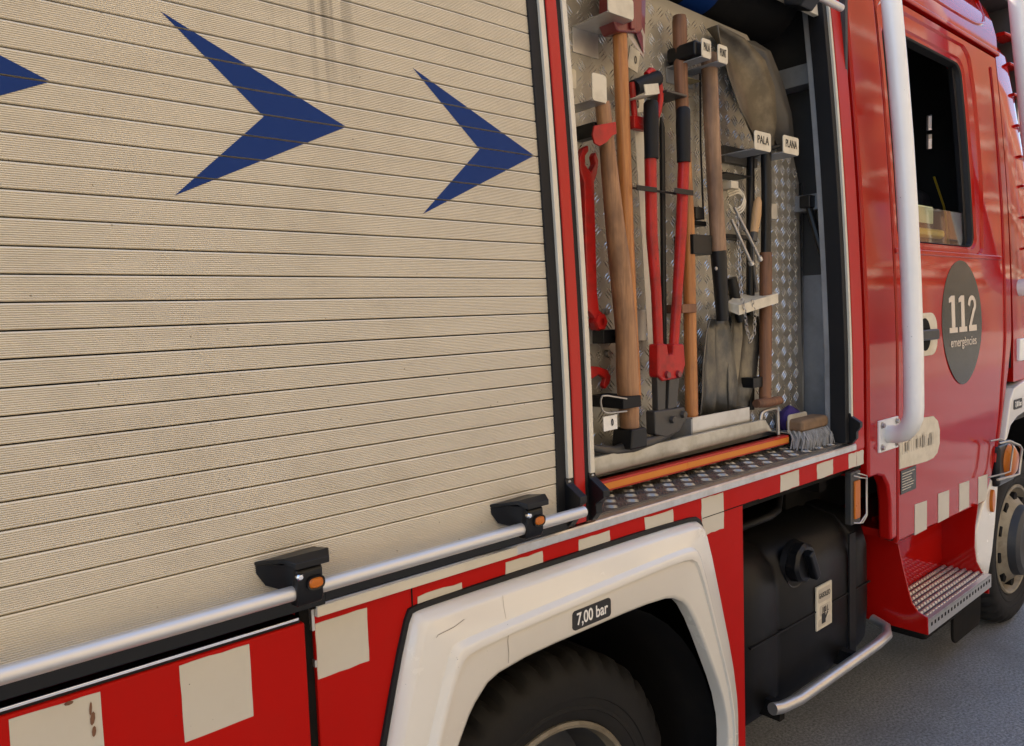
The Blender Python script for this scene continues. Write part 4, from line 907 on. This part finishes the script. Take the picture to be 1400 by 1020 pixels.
# 112 emblem
ec = (3.668, 1.695); er = (.238, .268)
def egg(sx, sz, n=40):
    out = []
    for i in range(n):
        a_ = i*2*math.pi/n; z = math.sin(a_); k = 1 if z > 0 else 1-.16*z*z
        out.append((ec[0]+er[0]*sx*math.cos(a_)*k, ec[1]+er[1]*sz*z))
    return out
em = obj('emblem', G().prism(egg(1,1), -.0015, .001), 'grey_oval', door, tumble=True, smooth=0)
def one(x0, w_, z0, z1):
    s = w_/10
    return [(x0+.5*s,z0),(x0+9.5*s,z0),(x0+9.5*s,z0+.022),(x0+7*s,z0+.022),(x0+7*s,z1),(x0+3.6*s,z1),(x0+.6*s,z1-.012),(x0+.6*s,z1-.030),(x0+3.2*s,z1-.026),(x0+3.2*s,z0+.022),(x0+.5*s,z0+.022)]
zb_, zt_ = 1.655, 1.812
def ribbon(pts, w_, y):
    g = G(); L_, R_ = [], []
    for i, p in enumerate(pts):
        a, b = pts[max(0,i-1)], pts[min(len(pts)-1,i+1)]; d = Vector((b[0]-a[0],b[1]-a[1])).normalized()
        L_.append((p[0]-d.y*w_, y, p[1]+d.x*w_*.7)); R_.append((p[0]+d.y*w_, y, p[1]-d.x*w_*.7))
    g.loft([L_, R_]); return g
x0 = 3.505
obj('emblem_digit', G().prism(one(x0,.100,zb_,zt_), -.003, -.001), 'cream_ink', em, tumble=True, smooth=0)
obj('emblem_digit', G().prism(one(x0+.112,.100,zb_,zt_), -.003, -.001), 'cream_ink', em, tumble=True, smooth=0)
tw = [(x0+.236+.0, zt_-.045)]
for a_ in range(170, -61, -15): tw.append((x0+.276+.036*math.cos(R(a_)), zt_-.040+.030*math.sin(R(a_))))
tw += [(x0+.262, zb_+.045), (x0+.245, zb_+.016)]
g = ribbon(tw, .014, -.003); g.add([(x0+.230,-.003,zb_),(x0+.328,-.003,zb_),(x0+.328,-.003,zb_+.026),(x0+.230,-.003,zb_+.026)], [(0,1,2,3)])
obj('emblem_digit', g, 'cream_ink', em, tumble=True, smooth=0)
text('emblem_lettering', 'emergències', 3.672, -.003, 1.612, .056, 'cream_ink', em, sx=1.10, tumble=True, bold=.0003)
# plates and stickers low on the door
pp = obj('door_plate', G().prism([(3.0,1.160),(3.0,1.344),(3.33,1.325),(3.375,1.30),(3.396,1.26),(3.396,1.205),(3.372,1.168),(3.33,1.153),(3.26,1.150)], -.0025, .001), 'plate_cream', door, smooth=0)
g = G(); random.seed(11); x = 3.02
while x < 3.33:
    h_ = random.choice((.045,.05,.06)); g.box(x, x+.007, -.0032, -.0022, 1.212, 1.212+h_)
    if random.random() < .6: g.box(x, x+.022, -.0032, -.0022, random.choice((1.212,1.235,1.255)), random.choice((1.212,1.235,1.255))+.008)
    x += random.uniform(.016,.026)
obj('worn_print', g, 'grey_ink', pp, smooth=0)
dl = obj('data_label', G().box(3.012,3.155,-.0025,.001,1.058,1.150), 'grey_oval', door, smooth=0)
g = G()
for k in range(7): g.box(3.022, 3.022+random.uniform(.08,.12), -.0032,-.0022, 1.072+k*.0105, 1.0755+k*.0105)
obj('label_lines', g, 'grey_ink', dl, smooth=0)
for x0_, sl in ((3.147,0),(3.388,0),(3.628,0),(3.866,.01)):
    obj('sticker', G().prism([(x0_,.871-sl),(x0_+.119,.871-sl),(x0_+.119,.988-sl),(x0_,.994-sl)], -.0022, .001), 'sticker', door, smooth=0)

# roof edge
obj('gutter', G().box(2.80,4.38,-.012,.05,2.975,2.995), 'red_gloss', cab, tumble=True, bevel=.005)
rings = []
for i in range(9):
    a_ = R(90*i/8); rings.append([(x, .085+.004+.34*(1-math.cos(a_)), 2.985+.42*math.sin(a_)) for x in (2.76,3.2,3.7,4.1,4.30,4.362)])
obj('roof', G().loft(rings).box(2.76,4.36,.42,2.3,3.38,3.41), 'red_gloss', cab, smooth=60)
obj('roof_panel_frame', G().tube(chaikin([(2.9,.10,3.06),(4.05,.10,3.06),(4.22,.105,3.10),(4.30,.16,3.25),(4.30,.26,3.36)],2), .010, 8), 'red_gloss', cab, smooth=60)
obj('pillar_seam', G().box(4.350,4.360,.012,.05,1.45,2.97), 'black_rubber', cab, tumble=True, smooth=0)
# front corner and grille of the corner deflector
rings = []
for z in (1.38,1.6,1.9,2.2,2.5,2.8,3.0,3.2,3.35):
    x0_ = 4.361; L_ = .24; fl0 = .14+max(0,(3.0-z))*.26
    row = [(x0_, .03, z),(x0_, .002, z)]
    for k in range(9):
        a_ = R(90*k/8); row.append((x0_+fl0+L_*math.sin(a_), .0+.26*(1-math.cos(a_)), z))
    row.append((x0_+fl0+L_, .30, z)); rings.append(row)
rings = [[(x, y+lean(z)+max(0,z-3.0)*.5, z) for x, y, z in r] for r in rings]
fc = obj('corner_panel', G().loft(rings), 'red_gloss', cab, smooth=50)
for px in ((4.566, 0.110, 3.137), (4.594, 0.100, 2.988), (4.611, 0.090, 2.836), (4.629, 0.080, 2.682), (4.635, 0.070, 2.526), (4.629, 0.060, 2.376), (4.623, 0.050, 2.218), (4.618, 0.040, 2.060)):
    obj('louvre', G().prism([(px[0]-.07,px[2]-.012),(px[0]-.05,px[2]-.024),(px[0]+.16,px[2]-.012),(px[0]+.16,px[2]+.010)], lean(px[2])-.016, lean(px[2])+.06), 'red_gloss', fc, bevel=.006)
hp = (4.444, -0.010, 1.535)
obj('hinge_plate', G().box(hp[0]-.03,hp[0]+.12,-.012,.03,hp[2]-.055,hp[2]+.055), 'white_rail', cab, bevel=.006)
# far side, floor and inside of the cab
w0, w1 = (4.700, 0.537, 2.834), (4.700, 0.509, 2.647)
obj('far_wall', G().box(2.76,5.0,2.30,2.33,1.2,3.4), 'cab_inside', cab, smooth=0)
obj('windscreen_stand_in', G().box(4.70,4.73,.10,w1[1],1.2,3.35).box(4.70,4.73,w0[1],2.3,1.2,3.35).box(4.70,4.73,w1[1],w0[1],1.2,w1[2]).box(4.70,4.73,w1[1],w0[1],w0[2],3.35).box(4.71,4.72,w1[1],w0[1],(w0[2]+w1[2])/2-.01,(w0[2]+w1[2])/2+.012), 'cab_inside', cab, smooth=0)  # added dark wall where the windscreen would be, slotted for one bright gap
obj('cab_floor', G().box(2.76,5.2,.05,2.3,1.16,1.2), 'cab_inside', cab, smooth=0)
obj('inner_wall', G().box(2.77,2.80,.10,2.3,1.2,3.4).box(2.8,4.72,.12,2.3,3.30,3.34), 'cab_inside', cab, smooth=0)
obj('door_lining', G().box(3.0,4.3,.065,.075,1.2,2.015), 'cab_inside', cab, tumble=True, smooth=0)
seat = obj('seat_back', G().add([(4.34,.30,1.5),(4.34,.80,1.5),(4.16,.80,1.5),(4.16,.30,1.5),(4.26,.34,2.36),(4.26,.76,2.36),(4.08,.76,2.36),(4.08,.34,2.36)], [(0,1,2,3),(4,7,6,5),(0,4,5,1),(1,5,6,2),(2,6,7,3),(3,7,4,0)]), 'seat', cab, bevel=.06, segs=4)
obj('headrest', G().box(4.06,4.18,.42,.70,2.34,2.56), 'seat', seat, bevel=.045, segs=4)
obj('grab_bar', G().tube([(3.10,.085,2.078),(3.62,.085,2.078)], .020, 12), 'yellow', cab)
obj('document', G().box(3.10,3.50,.068,.070,2.115,2.185), 'green_pale', cab, smooth=0)
obj('seat_belt', G().tube([(4.10,.28,2.40),(4.12,.24,2.25),(4.12,.22,2.05)], .012, 8, flat=.3), 'yellow', cab)

# grab rails
gr = obj('grab_rail', G().tube([(2.835,-.115+lean(z),z) for z in (3.35,3.1,2.85,2.6,2.35,2.1,1.85,1.6)] + [(2.835,-.115,1.42),(2.838,-.112,1.385),(2.845,-.098,1.352),(2.856,-.075,1.327),(2.868,-.048,1.315),(2.885,-.002,1.308)], .0330, 22), 'white_rail', cab, smooth=60)
pf = obj('rail_foot', G().box(2.812,2.975,-.008,.002,1.248,1.366), 'white_rail', gr, bevel=.003)
for bx_, bz_ in ((2.830,1.348),(2.830,1.266),(2.955,1.350),(2.955,1.266)):
    obj('bolt', G().lathe([(0,-.010),(.009,-.010),(.0095,-.002),(.014,-.001)], (bx_,-.008,bz_), 6), 'steel_light', pf, smooth=0)
a, b = (4.116, -0.060, 3.197), (4.253, -0.100, 2.427)
obj('grab_rail', G().tube([(a[0],a[1],a[2]+.3),a,b,(b[0]+.20,b[1],b[2]-.5),(b[0]+.215,b[1]+.015,b[2]-.545),(b[0]+.22,b[1]+.05,b[2]-.575),(b[0]+.22,.03,b[2]-.585)], .042, 20), 'white_rail', cab, smooth=60)

# entrance step
stp = hub('entrance_step', TR, (3.45,.1,.5))
XL, XR = 3.10, 3.82
pl = [(3.100, 0.040, 0.837), (3.100, 0.020, 0.741), (3.100, 0.001, 0.663), (3.100, -0.013, 0.613), (3.100, -0.035, 0.584), (3.100, -0.070, 0.570), (3.100, -0.073, 0.501)]
lo = pl[-1][2]
obj('side_plate', G().prism_x([(.34,.90)] + [(p[1], p[2]) for p in pl] + [(.34,lo)], XL-.008, XL), 'red_gloss', stp, bevel=.002)
prr = [(3.820, -0.015, 0.868), (3.820, -0.004, 0.765), (3.820, -0.002, 0.669), (3.820, -0.011, 0.603), (3.820, -0.033, 0.561), (3.820, -0.059, 0.543), (3.820, -0.063, 0.466)]
obj('side_plate', G().prism_x([(.34,.90)] + [(p[1], p[2]) for p in prr] + [(.34,prr[-1][2])], XR, XR+.008), 'red_gloss', stp, bevel=.002)
obj('back_plate', G().box(XL,XR,.135,.145,lo,.93).box(2.99,4.05,.06,.34,.885,.915), 'red_gloss', stp, smooth=0)
yf = pl[5][1]; zt_l = pl[5][2]; zt_r = prr[5][2]
zt = (zt_l+zt_r)/2
obj('tread_plate', G().box(XL,XR,yf+.002,.135,zt-.006,zt-.002), 'steel_dark', stp, smooth=0)
g = G(); nx, ny = 24, 7
for i in range(nx):
    for j in range(ny):
        x = XL+.02+i*(XR-XL-.04)/(nx-1); y = yf+.025+j*(.135-yf-.04)/(ny-1); dx = .012 if j % 2 else 0
        g.add([(x-.012+dx,y-.010,zt-.003),(x+.012+dx,y-.010,zt-.003),(x+.012+dx,y+.010,zt-.003),(x-.012+dx,y+.010,zt-.003),(x-.008+dx,y-.004,zt+.007),(x+.008+dx,y-.004,zt+.007),(x+.008+dx,y+.004,zt+.005),(x-.008+dx,y+.004,zt+.005)], [(0,1,5,4),(1,2,6,5),(2,3,7,6),(3,0,4,7),(4,5,6,7)])
tz = obj('tread_teeth', g, 'alu', stp, smooth=0); tz['kind'] = 'stuff'
lip = obj('step_lip', G().box(XL,XR,yf-.002,yf+.004,lo,zt+.002).box(XL,XR,yf-.002,yf+.02,zt-.003,zt+.003), 'alu', stp, bevel=.001)
g = G()
for i in range(20):
    x = XL+.03+i*(XR-XL-.06)/19; g.box(x-.007,x+.007,yf-.0032,yf-.0025,lo+.028,lo+.042)
pz = obj('perforation', g, 'dark', lip, smooth=0); pz['kind'] = 'stuff'
obj('step_support', G().box(3.35,3.80,.03,.22,.36,lo-.002), 'dark', stp, bevel=.02)
m0, m1 = (3.966, 0.130, 0.276), (4.349, 0.130, 0.118)
obj('mud_flap', G().prism(rrect(m0[0],m1[0],m1[2],m1[2]+.40,.05,4), .13, .145), 'dark', TR, bevel=.005)

# white front fender with its label, lamps
fend = [(4.250, -0.010, 1.297), (4.303, -0.010, 1.353), (4.487, -0.010, 1.378), (5.006, -0.010, 1.392), (5.987, -0.010, 1.349), (6.012, -0.010, 1.066), (5.018, -0.010, 1.205), (4.495, -0.010, 1.221), (4.355, -0.010, 1.207), (4.255, -0.010, 1.175), (4.203, -0.010, 1.117), (4.171, -0.010, 1.107)]
ff = obj('front_fender', G().prism(fend, -.02, .10), 'cream_paint', cab, bevel=.008, segs=3)
a = (4.354, -0.022, 1.277)
ll = obj('pressure_label', G().prism(rrect(a[0]-.065,a[0]+.065,a[2]-.028,a[2]+.020,.01), -.0225,-.019), 'ink', ff, smooth=0)
text('lettering', '7,00 bar', a[0], -.0235, a[2]-.004, .036, 'white_ink', ll, sx=.85, bold=.0008)
f2 = [(3.969, 0.010, 0.835), (4.048, 0.010, 0.898), (4.149, 0.010, 0.980), (4.198, 0.010, 1.073), (4.242, 0.010, 1.074), (4.193, 0.010, 0.937), (4.148, 0.010, 0.711), (4.110, 0.010, 0.575), (4.052, 0.010, 0.464), (4.000, 0.010, 0.484), (3.898, 0.010, 0.580), (3.875, 0.010, 0.716)]
obj('fender_skirt', G().prism(f2, .01, .12), 'cream_paint', cab, bevel=.010, segs=3)
obj('front_wheel_well', G().loft([[(4.815+.60*math.cos(R(a_)), y, .47+.72*math.sin(R(a_))) for a_ in range(-12,193,8)] for y in (.12,.9)]).box(4.2,5.6,.9,.93,.3,1.25).box(4.25,5.5,.03,.9,1.205,1.22), 'dark', cab)
a = (4.078, 0.000, 0.834)
obj('marker_lamp', G().prism([(a[0]+.022*math.cos(k*math.pi/8), a[2]+.055*math.sin(k*math.pi/8)) for k in range(16)], -.004, .02), 'amber', cab, bevel=.003)
a = (4.223, -0.030, 1.016)
hl = obj('indicator_lamp', G().box(a[0]-.13,a[0]+.12,-.02,.10,a[2]-.12,a[2]+.08), 'black_plastic', cab, bevel=.02)
obj('lens', G().lathe([(0,-.035),(.05,-.03),(.075,-.015),(.085,.0)], (a[0]+.01,-.02,a[2]-.01), 24), 'amber', hl)
gp_ = [(3.979, -0.050, 1.130), (4.018, -0.080, 1.138), (4.133, -0.090, 1.103), (4.168, -0.090, 1.081), (4.129, -0.090, 0.968), (4.079, -0.080, 0.965), (3.965, -0.050, 0.962)]
obj('guard', G().tube(gp_, .006, 8).tube([(p[0]+.015,p[1]+.04,p[2]+.004) for p in gp_], .004, 8), 'steel_light', hl, smooth=60)
